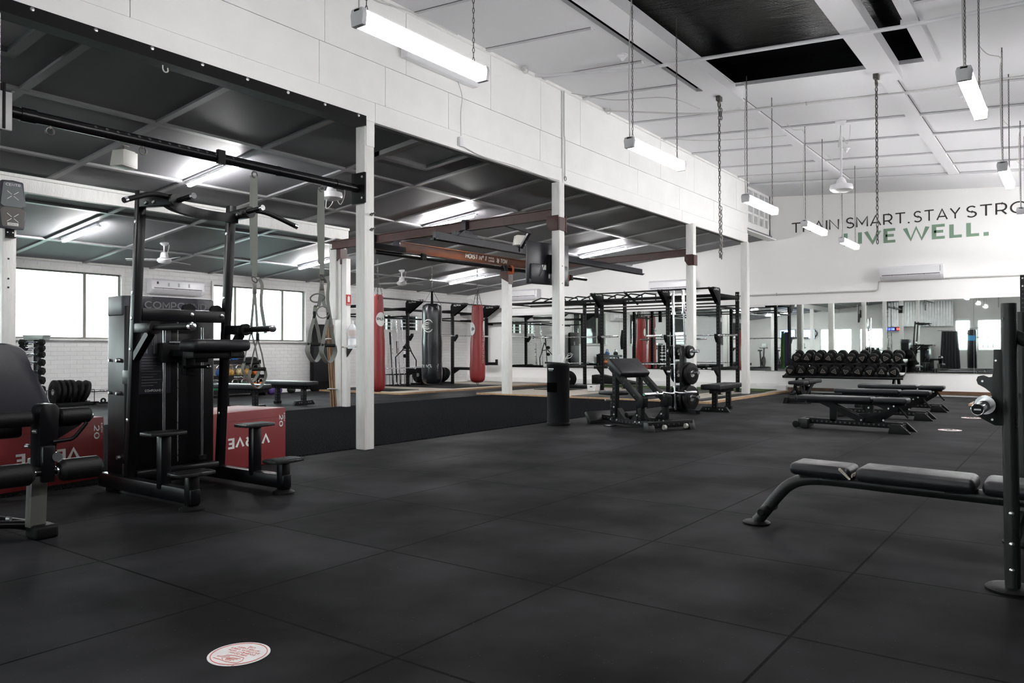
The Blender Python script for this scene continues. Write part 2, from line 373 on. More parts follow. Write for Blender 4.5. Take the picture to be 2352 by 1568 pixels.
# ---- lettering: geometric sans capitals drawn as strokes (cap height 1)
def _arc(cx, cy, rx, ry, a0, a1, n=14): return [(cx+rx*math.cos(R(a0+(a1-a0)*k/n)), cy+ry*math.sin(R(a0+(a1-a0)*k/n))) for k in range(n+1)]
_S = _arc(.33, .745, .27, .255, 30, 270, 12)+_arc(.33, .245, .29, .245, 90, -150, 12)
GL = {'A': (.80, [[(0, 0), (.40, 1), (.80, 0)], [(.14, .30), (.66, .30)]]),
 'B': (.62, [[(0, 0), (0, 1), (.34, 1)]+_arc(.34, .76, .24, .24, 90, -90)+[(0, .52), (.36, .52)]+_arc(.36, .26, .26, .26, 90, -90)+[(0, 0)]]),
 'C': (.80, [_arc(.48, .5, .48, .5, 45, 315, 22)]), 'D': (.74, [[(0, 0), (0, 1), (.30, 1)]+_arc(.30, .5, .44, .5, 90, -90, 18)+[(0, 0)]]),
 'E': (.56, [[(.56, 1), (0, 1), (0, 0), (.56, 0)], [(0, .51), (.48, .51)]]), 'F': (.54, [[(.54, 1), (0, 1), (0, 0)], [(0, .50), (.46, .50)]]),
 'G': (.84, [_arc(.48, .5, .48, .5, 45, 330, 22)+[(.88, .5), (.56, .5)]]), 'H': (.70, [[(0, 0), (0, 1)], [(.70, 0), (.70, 1)], [(0, .51), (.70, .51)]]),
 'I': (.0, [[(0, 0), (0, 1)]]), 'K': (.64, [[(0, 0), (0, 1)], [(.62, 1), (0, .38)], [(.20, .56), (.64, 0)]]), 'L': (.52, [[(0, 1), (0, 0), (.52, 0)]]),
 'M': (.86, [[(0, 0), (0, 1), (.43, .26), (.86, 1), (.86, 0)]]), 'N': (.72, [[(0, 0), (0, 1), (.72, 0), (.72, 1)]]),
 'O': (1.0, [_arc(.5, .5, .5, .5, 0, 345, 23)+['c']]), 'P': (.62, [[(0, 0), (0, 1), (.34, 1)]+_arc(.34, .68, .28, .32, 90, -90)+[(0, .36)]]),
 'Q': (1.0, [_arc(.5, .5, .5, .5, 0, 345, 23)+['c'], [(.6, .2), (.9, -.1)]]), 'R': (.64, [[(0, 0), (0, 1), (.34, 1)]+_arc(.34, .68, .28, .32, 90, -90)+[(0, .36)], [(.34, .36), (.62, 0)]]),
 'S': (.62, [_S]), 'T': (.76, [[(0, 1), (.76, 1)], [(.38, 1), (.38, 0)]]), 'U': (.70, [[(0, 1), (0, .36)]+_arc(.35, .36, .35, .36, 180, 360)+[(.70, 1)]]),
 'V': (.80, [[(0, 1), (.40, 0), (.80, 1)]]), 'W': (1.20, [[(0, 1), (.31, 0), (.60, 1), (.89, 0), (1.20, 1)]]), 'X': (.70, [[(0, 0), (.70, 1)], [(0, 1), (.70, 0)]]),
 'Y': (.74, [[(0, 1), (.37, .44), (.74, 1)], [(.37, .44), (.37, 0)]]), 'Z': (.66, [[(0, 1), (.66, 1), (0, 0), (.66, 0)]]),
 '.': (.0, [[(0, -.02), (0, .10)]]), ' ': (.22, []), '1': (.16, [[(0, .86), (.16, 1), (.16, 0)]]),
 '0': (.66, [_arc(.33, .5, .33, .5, 0, 345, 23)+['c']]), '2': (.58, [_arc(.29, .72, .28, .28, 160, -40, 14)+[(0, 0), (.58, 0)]]),
 '4': (.66, [[(.48, 0), (.48, 1), (0, .28), (.66, .28)]]), '5': (.58, [[(.54, 1), (.08, 1), (.04, .56)]+_arc(.26, .31, .31, .31, 100, -150, 14)]),
 '8': (.60, [_arc(.30, .75, .24, .25, 0, 345, 18)+['c'], _arc(.30, .26, .30, .26, 0, 345, 18)+['c']]), ':': (.0, [[(0, .2), (0, .3)], [(0, .7), (0, .8)]]),
 'o': (.40, [_arc(.2, .78, .2, .2, 0, 345, 16)+['c'], [(0, .45), (.4, .45)]]),
 'h': (.80, [[(.05, .85), (.15, 1), (.15, .55)], [(.05, .1), (.75, .95)], [(.52, .42), (.66, .5), (.78, .42), (.5, 0), (.8, 0)]])}
def _stroke(bm, pl, t):
    cl = pl[-1] == 'c'; P = [V((*p, 0)) for p in (pl[:-1] if cl else pl)]; n = len(P); rows = []
    for i in range(n):
        d0 = (P[i]-P[i-1]) if (i or cl) else None; d1 = (P[(i+1) % n]-P[i]) if (i < n-1 or cl) else None
        d0 = d0.normalized() if d0 is not None else d1.normalized(); d1 = d1.normalized() if d1 is not None else d0
        n0, n1 = V((-d0.y, d0.x, 0)), V((-d1.y, d1.x, 0)); mm = n0+n1
        mm = mm/max(.45, mm.dot(n0)) if mm.length > .2 else n0
        rows.append((bm.verts.new(P[i]+mm*(t/2)), bm.verts.new(P[i]-mm*(t/2))))
    for i in range(n if cl else n-1):
        A, C = rows[i], rows[(i+1) % n]
        try: bm.faces.new((A[0], A[1], C[1], C[0]))
        except ValueError: pass
def text(name, s, m, org, u, v, w=None, h=.1, parent=None, bold=0, o=(0, 0, 0), depth=.0015, shear=0):
    """Lettering as a mesh: org is the left end of the baseline, u the reading direction, v up; h the cap height, w the total width."""
    t = .135+bold*2.0; gap = .17+t*.75; bm = bmesh.new(); x = 0
    for ch in s:
        wd, pls = GL[ch]; k0 = len(bm.verts)
        for pl in pls:
            if ch in '.:': q = t/(1-t); y_ = pl[0][1] if ch == ':' else -q/2; _stroke(bm, [(0, y_), (0, y_+q)], t*1.1)
            else: _stroke(bm, pl, t)
        bm.verts.ensure_lookup_table()
        for q in bm.verts[k0:]: q.co.x += x; q.co.y = t/2+q.co.y*(1-t)
        x += wd+gap
    x -= gap; xs = [p.co.x for p in bm.verts]; x0, x1 = min(xs), max(xs)
    ky = h; kx = (w/(x1-x0)) if w else ky
    u, v, org = V(u).normalized(), V(v).normalized(), V(org)-V(o); n = u.cross(v)
    for p in bm.verts: p.co = org+u*((p.co.x-x0+shear*p.co.y)*kx)+v*(p.co.y*ky)
    e = bmesh.ops.extrude_face_region(bm, geom=bm.faces[:])
    for q in e['geom']:
        if isinstance(q, bmesh.types.BMVert): q.co += n*depth
    bmesh.ops.recalc_face_normals(bm, faces=bm.faces[:])
    me = bpy.data.meshes.new(name); bm.to_mesh(me); bm.free(); me.materials.append(m)
    ob = bpy.data.objects.new(name, me); COL.objects.link(ob)
    if parent: ob.parent = parent
    else: ob.location = o
    return ob

def chain_links(b, a, c, pitch=.045, r=.0045, wid=.011, seg=10):
    """Oval links, each turned a quarter against the next, from a to c."""
    a, c = V(a), V(c); d = c-a; n = max(2, int(d.length/pitch)); d.normalize(); s = d.orthogonal().normalized(); t = d.cross(s)
    for i in range(n):
        mid = a+d*(pitch*(i+.5)); q = s if i % 2 else t
        b.tube([mid+d*math.sin(2*PI*k/seg)*(pitch*.62)+q*math.cos(2*PI*k/seg)*wid for k in range(seg)], r, 5, closed=True)
    return b
def smooth_path(pts, n=6):
    """Catmull-Rom through pts."""
    P = [V(p) for p in pts]; P = [P[0]*2-P[1]]+P+[P[-1]*2-P[-2]]; out = []
    for i in range(1, len(P)-2):
        for k in range(n):
            t = k/n; p0, p1, p2, p3 = P[i-1:i+3]
            out.append(.5*((2*p1)+(p2-p0)*t+(2*p0-5*p1+4*p2-p3)*t*t+(3*p1-p0-3*p2+p3)*t**3))
    out.append(P[-2]); return out
def ribbon(b, pts, w, th, side):
    """Flat strap along pts, w wide along the vector side, th thick."""
    pts = [V(p) for p in pts]; side = V(side).normalized(); rows = []
    for i, p in enumerate(pts):
        d = (pts[min(i+1, len(pts)-1)]-pts[max(i-1, 0)]).normalized(); s = side-d*side.dot(d); s.normalize(); n = d.cross(s)
        rows.append([b.bm.verts.new(p+s*(w/2)*i1+n*(th/2)*i2-b.o) for i1, i2 in ((-1, -1), (1, -1), (1, 1), (-1, 1))])
    for A, C in zip(rows, rows[1:]):
        for k in range(4): b.bm.faces.new((A[k], A[(k+1) % 4], C[(k+1) % 4], C[k])).material_index = b.mi
    b.bm.faces.new(rows[0][::-1]); b.bm.faces.new(rows[-1])
    return b

# ================================================================== SETTING
XW, YB, XR, YR = 19.3, 15.95, -7.5, -3.6       # end wall, window wall, wall behind the camera, side wall
def lowz(y): return 2.80+.102*(YB-y)
def mainz(y): return 4.83-.075*(6-y)

struct(B().bx(XR, XW, YR, YB, -.12, 0), 'floor', floor_m)
struct(B().bx(-6, 14.08, 6.16, 10.92, 0, .012), 'floor_turf', turf_m)
# lifting platforms
def platform(name, x0, x1, y0, y1, mats_):
    e = .06
    b = B(); b.bx(x0+e, x1, y0+e, y1, 0, .035)
    o = struct(b, name, ply)
    f = B(); f.bx(x0, x0+e, y0, y1, 0, .04).bx(x0+e, x1, y0, y0+e, 0, .04); f.build('timber_edge', wood, o)
    for a in mats_: B().bx(*a, .035, .045, .003).build('rubber_inlay', rubber, o)
    return o
platform('floor_platform_centre', 14.12, XW, 5.68, 11.4, [(14.3, 18.1, 7.0, 8.9), (14.3, 18.1, 5.9, 6.2), (16.2, 18.1, 10.2, 11.2)])
platform('floor_platform_corner', 13.0, XW, 12.75, YB, [(13.4, 14.4, 13.5, 15.8), (15.4, 17.6, 13.2, 15.8)])
platform('floor_platform_side', 16.3, XW, YR, 1.62, [(16.5, 19.2, -2.5, .5)])
struct(B().bx(18.15, 19.25, 6.0, 11.3, .046, .056), 'floor_turf_strip', green_turf)

# ---- window wall (Y = YB) with openings
wins = [(-6.2, -2.2, 1.28, 2.60, (-4.6,)), (.6, 4.2, 1.28, 2.60, (1.8, 3.2)), (6.05, 8.07, 1.28, 2.61, (7.37,)), (10.18, 12.78, 1.27, 2.555, (10.79, 12.13))]
vents = [(15.5, 15.95, 1.62, 2.07), (16.24, 17.0, 1.62, 2.07)]
ops = sorted([(a, b_, z0, z1) for a, b_, z0, z1, _ in wins]+vents)
b = B(); x = XR
for a, c, z0, z1 in ops:
    b.bx(x, a, YB, YB+.24, 0, 3.1); b.bx(a, c, YB, YB+.24, 0, z0); b.bx(a, c, YB, YB+.24, z1, 3.1); x = c
b.bx(x, XW+.2, YB, YB+.24, 0, 3.1)
struct(b, 'wall_back', brick_x)
for i, (a, c, z0, z1, mul) in enumerate(wins):
    o = struct(B().bx(a-.05, c+.05, YB-.035, YB-.002, z1-.005, z1+.075).bx(a-.06, c+.06, YB-.07, YB+.03, z0-.035, z0-.002).bx(c, c+.05, YB-.03, YB-.002, z0, z1).bx(a-.05, a, YB-.03, YB-.002, z0, z1), 'window_%d' % (i+1), post_white)
    f = B()
    for p, q in ((a, a+.03), (c-.03, c)): f.bx(p, q, YB+.06, YB+.12, z0, z1)
    f.bx(a, c, YB+.06, YB+.12, z0, z0+.035).bx(a, c, YB+.06, YB+.12, z1-.03, z1)
    for k in mul: f.bx(k-.03, k+.03, YB+.05, YB+.12, z0, z1)
    f.build('window_frame', alu, o)
    B().bx(a+.02, c-.02, YB+.085, YB+.091, z0+.02, z1-.02).build('pane', glass, o)
for i, (a, c, z0, z1) in enumerate(vents):
    f = B()
    for p, q in ((a, a+.03), (c-.03, c), ((a+c)/2-.015, (a+c)/2+.015)): f.bx(p, q, YB+.02, YB+.08, z0, z1)
    for k in range(5): f.bx(a, c, YB+.03, YB+.07, z0+k*(z1-z0-.02)/4, z0+k*(z1-z0-.02)/4+.02)
    o = struct(f, 'window_%d' % (i+5), post_white)
    B().bx(a, c, YB+.1, YB+.106, z0, z1).build('pane', glass, o)
struct(B().bx(XR, XW, YB-.06, YB, lowz(YB)-.03, lowz(YB)+.05), 'trim_1', post_white)
struct(B().bx(XR, XW, YB-.02, YB-.002, .0, .09), 'baseboard_back', white)

# ---- end wall (X = XW)
struct(B().bx(XW, XW+.2, YR-.2, YB+.24, 0, 5.4), 'wall_end', mat('end wall paint', (.92, .92, .91), .55, bump=.2, bscale=10))
struct(B().bx(XW-.02, XW, 1.62, 5.75, .035, .115).bx(XW-.02, XW, YR, 1.62, .035, .115), 'baseboard_end', brown_trim)
struct(B().bx(XW-.05, XW-.001, 6.0, YB, .06, .20).bx(XW-.08, XW-.001, 5.78, 6.5, .0, .15), 'baseboard_corner', white)
struct(B().bx(XW-.03, XW-.001, 6.3, YB, 2.10, 2.17).bx(XW-.012, XW-.001, 6.3, 14.2, .47, .53), 'trim_2', white)
# far walls that only the mirrors and the light see
def holed_wall_x(name, x0, x1, y0, y1, z1, holes, m):
    b = B(); y = y0
    for a, c, p, q in sorted(holes):
        b.bx(x0, x1, y, a, 0, z1); b.bx(x0, x1, a, c, 0, p); b.bx(x0, x1, a, c, q, z1); y = c
    b.bx(x0, x1, y, y1, 0, z1)
    return struct(b, name, m)
rear = [(1.7, 2.75, .95, 2.55), (3.05, 4.15, .95, 2.55), (4.45, 5.15, .95, 2.55), (8.6, 9.8, .75, 2.2), (10.2, 11.9, .75, 2.2)]
holed_wall_x('wall_rear', XR-.2, XR, YR-.2, YB+.24, 5.4, rear, white)
for i, (a, c, p, q) in enumerate(rear):
    f = B().bx(XR-.12, XR-.06, a, a+.05, p, q).bx(XR-.12, XR-.06, c-.05, c, p, q).bx(XR-.12, XR-.06, a, c, p, p+.05).bx(XR-.12, XR-.06, a, c, q-.05, q).bx(XR-.12, XR-.06, a, c, p+.55*(q-p), p+.55*(q-p)+.04)
    o = struct(f, 'window_%d' % (i+7), post_white)
    B().bx(XR-.1, XR-.094, a+.02, c-.02, p, q).build('pane', glass, o)
struct(B().bx(XR, XW, YR-.2, YR, 0, 5.4), 'wall_side', mat('dark side wall paint', (.06, .06, .065), .7))

# ---- header wall over the posts: boards with open joints over a backing
YH = 6.0
XH = XR+.6
b = B(); b.mi = 1; b.bx(XH, 17.25, YH+.03, YH+.12, 3.455, 4.86); b.mi = 0
g = .004
def boards(z0, z1, cuts, y=YH):
    xs = [XH]+cuts+[17.2]
    for a, c in zip(xs, xs[1:]): b.bx(a+g, c-g, y, YH+.035, z0+g, z1-g)
boards(3.45, 3.665, [5.72, 9.43, 13.6], YH-.012)
boards(3.665, 4.10, [1.2, 3.1, 4.98, 5.88, 6.915, 8.85, 9.43, 11.8, 13.5, 15.2])
boards(4.10, 4.84, [2.2, 5.05, 6.2, 7.735, 8.87, 9.44, 9.93, 11.5, 12.7, 14.2, 15.6, 16.5])
struct(b, 'wall_header', [white, dark_gap])
struct(B().bx(XH, 17.25, YH-.035, YH-.002, 4.79, 4.835).bx(9.40, 9.46, YH-.02, YH-.013, 3.46, 4.8), 'trim_3', white)
# lattice panel between the header end and the end wall
b = B(); y = 6.16
b.bx(17.2, XW, y, y+.06, 3.77, 4.02).bx(17.2, XW, y, y+.06, 4.78, 4.95)
for k in range(6): xx = 17.25+k*.4; b.bx(xx, xx+.07, y, y+.05, 4.0, 4.8)
for z in (4.22, 4.45, 4.62): b.bx(17.2, XW, y+.01, y+.04, z, z+.05)
b.bx(XW-.08, XW, y, y+.06, 3.77, 4.95)
o = struct(b, 'wall_header_return', white)
B().bx(17.2, XW-.05, y+.045, y+.055, 4.0, 4.8).build('pane', mat('frosted pane', (.45, .46, .47), .4, var=.3, vscale=5), o)
struct(B().bx(17.1, XW, YH, y+.06, 3.74, 3.77), 'trim_4', white)

gap_shade = mat('open caulk joint', (.13, .125, .12), .9)  # dark strips paint the shade in the gaps beside the battens
# ---- high ceiling, raked down towards the side wall, with open bays of black foil
def slab(b, x0, x1, y0, y1, zf, t=.05, d=0):
    b.hexa([(x0, y0, zf(y0)+d), (x1, y0, zf(y0)+d), (x1, y1, zf(y1)+d), (x0, y1, zf(y1)+d), (x0, y0, zf(y0)+d+t), (x1, y0, zf(y0)+d+t), (x1, y1, zf(y1)+d+t), (x0, y1, zf(y1)+d+t)])
b = B(); OX = 10.36
slab(b, XR, XW, 4.34, 6.2, mainz); slab(b, OX, XW, YR, 4.34, mainz)
slab(b, XR, OX, 3.8, 4.08, mainz); slab(b, XR, OX, 1.75, 2.0, mainz); slab(b, XR, OX, YR, 1.44, mainz)
slab(b, XR, 1.0, YR, 4.34, mainz, d=.001)
struct(b, 'ceiling', ceil_white)
b = B(); slab(b, .9, OX+.5, .9, 4.8, mainz, .02, .30); slab(b, OX+.03, OX+.05, .9, 4.8, mainz, .30, .04); slab(b, .9, OX+.05, 4.60, 4.62, mainz, .28, .05); slab(b, .9, OX+.05, 1.2, 1.22, mainz, .28, .05)
struct(b, 'ceiling_lining', foil)
b = B(); slab(b, 1, OX+.30, 3.77, 4.10, mainz, .15, -.11); slab(b, 1, OX+.25, 1.73, 2.03, mainz, .15, -.11)
slab(b, 1, OX, 1.30, 1.44, mainz, .03, -.03)
for xx in (8.9, 6.2): slab(b, xx, xx+.05, 1.30, 1.47, mainz, .06, -.06)
struct(b, 'trim_5', ceil_white)
b = B()
def batten(x0, x1, y0, y1, t=.03):
    b.mi = 0; slab(b, x0, x1, y0, y1, mainz, t, -t)
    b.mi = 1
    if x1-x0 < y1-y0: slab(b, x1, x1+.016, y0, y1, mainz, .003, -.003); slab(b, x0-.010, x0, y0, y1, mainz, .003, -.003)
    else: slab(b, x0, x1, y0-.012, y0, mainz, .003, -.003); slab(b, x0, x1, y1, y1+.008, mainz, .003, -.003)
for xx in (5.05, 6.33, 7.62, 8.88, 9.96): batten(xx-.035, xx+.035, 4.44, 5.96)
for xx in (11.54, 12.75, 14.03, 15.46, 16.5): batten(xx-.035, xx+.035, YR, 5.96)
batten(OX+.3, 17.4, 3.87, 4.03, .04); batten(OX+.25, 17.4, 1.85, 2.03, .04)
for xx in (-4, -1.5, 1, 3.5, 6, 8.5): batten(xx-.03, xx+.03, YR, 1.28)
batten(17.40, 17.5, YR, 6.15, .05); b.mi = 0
struct(b, 'ceiling_battens', [ceil_white, gap_shade])
struct(B().bx(XR-.2, XW+.2, YR-.2, YB+.3, 5.4, 5.5), 'roof', dark_gap)
struct(B().bx(XR-.2, XW+.2, YB+.02, YB+.24, 3.05, 5.4), 'wall_upper', dark_gap)
# ---- low ceiling
b = B(); slab(b, XR, XW, 6.11, YB+.05, lowz)
struct(b, 'ceiling_low', grey_ceil)
b = B()
for k in range(-7, 12):
    xx = 3.2+1.37*k; slab(b, xx-.04, xx+.04, 6.12, YB, lowz, .028, -.027)
for yy in (8.24, 10.02, 12.1, 14.25): slab(b, XR, XW, yy-.035, yy+.035, lowz, .03, -.029)
struct(b, 'ceiling_low_battens', grey_batten)
for nm, (x0, x1) in (('trim_6', (7.15, 8.15)), ('trim_7', (1.75, 2.85))):
    b = B(); y0, y1 = 6.45, 7.5
    for a in ((x0, x1, y0, y0+.09), (x0, x1, y1-.09, y1), (x0, x0+.09, y0, y1), (x1-.09, x1, y0, y1)): slab(b, *a, lowz, .06, -.06)
    o = struct(b, nm, grey_batten)
    b = B(); slab(b, x0+.09, x1-.09, y0+.09, y1-.09, lowz, .01, -.012); b.build('hatch_panel', ceil_white, o)
struct(B().bx(XR, 9.70, 10.86, 10.96, 3.08, 3.27).bx(XR, 9.70, 10.83, 10.99, 3.25, 3.29), 'beam_inner', post_white)

# ---- posts
def post(name, x0, x1, y0, y1, z1, extra=None):
    b = B().bx(x0, x1, y0, y1, 0, z1, .006)
    if extra: extra(b)
    return struct(b, name, post_white)
p1 = post('column_header', 5.585, 5.72, 6.005, 6.14, 3.47)
p2 = post('column_header.001', 9.32, 9.455, 5.985, 6.12, 3.47)
p3 = post('column_header.002', 13.97, 14.11, 5.93, 6.08, 3.47)
p4 = post('column_header.003', 17.08, 17.2, 5.97, 6.12, 3.47, lambda b: b.cyl((17.23, 5.99, .05), (17.23, 5.99, 3.4), .018))
post('column_header.004', 2.06, 2.2, 6.005, 6.14, 3.47)
post('column_header.005', -2.2, -2.05, 6.005, 6.14, 3.47)
i0 = post('column_inner', 3.99, 4.15, 10.82, 10.98, 3.1)
i1 = post('column_inner.001', 9.55, 9.68, 10.90, 11.06, 3.0, lambda b: b.bx(9.56, 9.66, 10.76, 10.885, 0, 2.72, .004).bx(9.50, 9.55, 10.98, 11.16, 1.62, 3.0, .004))
i2 = post('column_inner.002', 14.13, 14.27, 10.46, 10.66, 3.0)
post('column_inner.003', -2.2, -2.04, 10.82, 10.98, 3.1)
B((0, 0, 0)).bx(5.60, 5.715, 5.994, 6.004, 3.19, 3.56, .002).build('joining_plate', white, p1)
for zz in (2.47, 2.31):
    B().cyl((5.66, 6.01, zz), (5.66, 5.93, zz+.012), .008).cyl((5.66, 5.985, zz), (5.66, 5.97, zz), .018, seg=6).build('bolt', wire, p1)
b = B()
for zz in (1.84, 1.95, 2.2): b.cyl((4.06, 10.819, zz), (4.06, 10.815, zz), .012)
b.build('screw_hole', dark_gap, i0)
b = B()
for zz in (.5, 1.4, 2.0, 2.25): b.cyl((9.39, 5.984, zz), (9.39, 5.98, zz), .008)
b.build('screw_hole', dark_gap, p2)

# ================================================================== LIGHTS
def hung_light(x, y, z, L, top1, top2, label, cord=True):
    t = thing('tube_light', label, 'light', (x, y, z), 0, 'hanging tube lights in the high room')
    o = (x, y, z)
    B(o).bx(x, x+L, y-.032, y+.032, z+.055, z+.085, .008).build('housing', plastic_w, t)
    B(o).prism([(y-.040, z+.072), (y+.040, z+.072), (y+.052, z+.045), (y+.044, z-.02), (y-.044, z-.02), (y-.052, z+.045)], 'x', x+.035, x+L-.035, .006).build('diffuser', lens_on, t)
    for xx in (x, x+L-.035):
        B(o).prism([(y-.046, z+.08), (y+.046, z+.08), (y+.057, z+.048), (y+.048, z-.026), (y-.048, z-.026), (y-.057, z+.048)], 'x', xx, xx+.035, .004).build('end_cap', plastic_w, t)
    for xx, tp in ((x+.08, top1), (x+L-.12, top2)):
        b = B(o); chain_links(b, (xx, y, z+.085), (xx, y, tp-.03), .036, .003, .007, 6); b.cyl((xx, y, tp-.05), (xx, y, tp+.01), .006, seg=6); b.build('chain', wire, t)
    if cord:
        B(o).tube(smooth_path([(x+.02, y, z+.06), (x+.03, y+.012, z+.5), (x+.05, y+.015, z+1.1), (x+.06, y+.01, top1-.12), (x-.08, y+.12, top1-.10), (x-.2, y+.2, top1-.02)], 5), .006, 6).build('cord', cable_w, t)
    return t
zt = mainz(3.5)
hung_light(3.19, 3.5, 3.03, 1.24, zt+.0, zt, 'large glowing tube light hanging nearest the camera before the header wall')
hung_light(6.70, 3.5, 3.03, 1.24, zt, zt, 'glowing tube light hanging between the two long open ceiling slots and the header')
hung_light(9.95, 3.5, 3.0, 1.24, zt, zt, 'glowing tube light hanging by two chains before the lattice end of the header')
hung_light(12.65, 3.5, 3.02, 1.24, zt, zt, 'glowing tube light hanging across the word TRAIN of the wall slogan')
hung_light(15.05, 3.5, 3.03, 1.24, zt, zt, 'small glowing tube light hanging over the first green letters of the wall slogan')
zt = mainz(.66)
hung_light(6.55, .66, 3.05, 1.24, zt, zt, 'bright tube light seen nearly end on, hanging by a white cord and a chain')
hung_light(10.15, .66, 3.05, 1.24, zt, zt, 'tube light seen end on, second of the row hanging along the side of the room')
hung_light(13.6, .66, 3.05, 1.24, zt, zt, 'tube light glowing over the last letter of the black wall slogan')
hung_light(16.6, .66, 3.05, 1.24, zt, zt, 'farthest tube light of the side row, cut by the picture edge')
for xx in (-4.5, -1.2):
    hung_light(xx, 3.5, 3.03, 1.24, mainz(3.5), mainz(3.5), 'tube light hanging behind the camera, seen only in the mirrors')
    hung_light(xx-.1, .66, 3.05, 1.24, mainz(.66), mainz(.66), 'tube light hanging behind the camera, seen only in the mirrors')
for xx, yy in ((10, -2.2), (14.4, -2.2), (16.4, -1.0), (17.7, -2.0), (17.9, -.6), (18.0, -2.9), (14.6, -.9)):  # unseen tubes added to brighten the end wall
    hung_light(xx, yy, 2.95, 1.24, mainz(yy), mainz(yy), 'tube light of the row along the dark side wall, out of the picture')
hung_light(3.0, .66, 3.05, 1.24, mainz(.66), mainz(.66), 'tube light overhead at the side of the camera, out of the picture')

def low_light(x, y0, L, label, spot=False):
    z0, z1 = lowz(y0)-.03, lowz(y0+L)-.03
    t = thing('batten_light', label, 'light', (x, y0, z0), 0, 'tube lights fixed under the low ceiling'); o = (x, y0, z0)
    d = V((0, L, z1-z0)); n = V((0, -.102, -1)).normalized()
    a = V((x, y0, z0)); c = a+d
    B(o).bar(a+n*.02, c+n*.02, .06, .045, n, .005).build('housing', plastic_w, t)
    B(o).bar(a+n*.058+d*.02, c+n*.058-d*.02, .05, .036, n, .008).build('diffuser', lens_low, t)
    B(o).cyl(a+n*.03-V((0, .05, 0)), a+n*.055-V((0, .05, 0)), .022).tube([a+n*.03-V((0, .05, 0)), a+n*.03-V((0, -.02, 0))], .008, 6).build('lamp_holder', plastic_w, t)
    return t
low_light(5.95, 8.72, 1.22, 'glowing batten light behind the black pull-up pipe, over the dip machine')
low_light(6.08, 12.75, 1.24, 'glowing batten light above the wide window, beside the post with the target')
low_light(11.22, 13.0, 1.22, 'glowing batten light above the second window, partly behind the inner post')
low_light(16.36, 12.95, 1.22, 'glowing batten light over the red punching bag near the corner')
low_light(16.42, 8.70, 1.26, 'glowing batten light behind the tv, over the pull-up rack')
low_light(10.75, 8.72, 1.22, 'batten light hidden above the red brown crane beam, glowing on the ceiling')
low_light(.6, 12.75, 1.22, 'batten light in the low bay beyond the picture edge')
low_light(-4.4, 12.75, 1.22, 'batten light at the rear of the low bay, seen only in the mirrors')
low_light(-.2, 8.72, 1.22, 'batten light beside the header behind the camera, out of the picture')

t = thing('emergency_light', 'white unlit emergency light box fixed to the header wall under the glowing tube', 'emergency light', (6.1, 5.99, 4.3)); o = (6.1, 5.99, 4.3)
B(o).prism([(5.985, 4.26), (5.985, 4.42), (5.93, 4.42), (5.86, 4.36), (5.86, 4.32), (5.90, 4.26)], 'x', 6.1, 7.36, .008).build('housing', plastic_w, t)
B(o).prism([(5.85, 4.41), (5.85, 4.33), (5.915, 4.262), (5.93, 4.41)], 'x', 6.3, 7.30, .006).build('diffuser', plastic_w, t)
B(o).tube(smooth_path([(7.05, 5.97, 4.27), (7.12, 5.96, 4.1), (7.1, 5.965, 3.9), (7.11, 5.97, 3.62)], 6), .006, 6).build('cord', cable_w, t)
t = thing('junction_box', 'small white junction box at the lower header edge with a cable above it', 'junction box', (7.1, 5.97, 3.52)); o = (7.1, 5.97, 3.52)
B(o).bx(7.06, 7.13, 5.94, 5.985, 3.49, 3.60, .005).build('box', plastic_w, t)
B(o).tube(smooth_path([(7.13, 5.96, 3.5), (7.5, 5.97, 3.46), (8.2, 5.975, 3.47), (8.8, 5.97, 3.455), (9.3, 5.975, 3.47)], 6), .006, 6).build('cable', cable_w, t)
t = thing('cable_run', 'thin grey conduit clipped down the header wall above the second post', 'conduit', (9.42, 5.95, 4.0))
B((9.42, 5.95, 4.0)).tube([(9.43, 5.97, 4.8), (9.43, 5.97, 4.15), (9.44, 5.965, 4.1), (9.44, 5.965, 3.52)], .008, 6).build('conduit', conduit_g, t)
B((9.42, 5.95, 4.0)).torus((9.44, 5.96, 3.52), .03, .005, (0, 1, 0), 12, 5).build('eye', wire, t)

# conduits and cables under the high ceiling
def tube_thing(name, label, cat, pts, r, m, seg=8, part='pipe', clips=()):
    t = thing(name, label, cat, pts[0]); B(pts[0]).tube(pts, r, seg).build(part, m, t)
    for c in clips: B(pts[0]).torus(c, r*1.5, r*.5, (0, 1, 0), 10, 5).build('saddle', plastic_g, t)
    return t
tube_thing('ceiling_conduit', 'white conduit crossing the black foil opening between the ceiling beams', 'conduit', [(8.6, 5.9, 4.76), (8.6, 4.3, 4.5), (8.6, 3.9, 4.48), (8.6, 1.4, 4.30), (8.6, -1.5, 4.2)], .022, ceil_white)
tube_thing('ceiling_conduit', 'grey conduit sagging under the ends of the two ceiling beams', 'conduit', smooth_path([(10.6, 5.9, 4.78), (10.85, 4.6, 4.56), (10.95, 3.9, 4.50), (11.0, 2.6, 4.42), (10.95, 1.8, 4.34), (10.9, .3, 4.25), (10.9, -1.5, 4.12)], 5), .013, conduit_g, clips=[(10.99, 3.0, 4.44), (10.96, 2.1, 4.37), (10.91, .7, 4.27)])
tube_thing('ceiling_cable', 'thin cable running from the header wall across the first ceiling bay', 'cable', smooth_path([(9.6, 5.95, 4.80), (9.7, 5.3, 4.60), (9.9, 4.6, 4.55), (10.5, 4.35, 4.5)], 5), .007, conduit_g, 6)
tube_thing('ceiling_cable', 'pair of thin cables slung between the header wall and the long batten', 'cable', smooth_path([(12.6, 5.95, 4.80), (12.7, 5.2, 4.66), (12.9, 4.5, 4.62), (13.1, 3.9, 4.62)], 5), .007, conduit_g, 6)
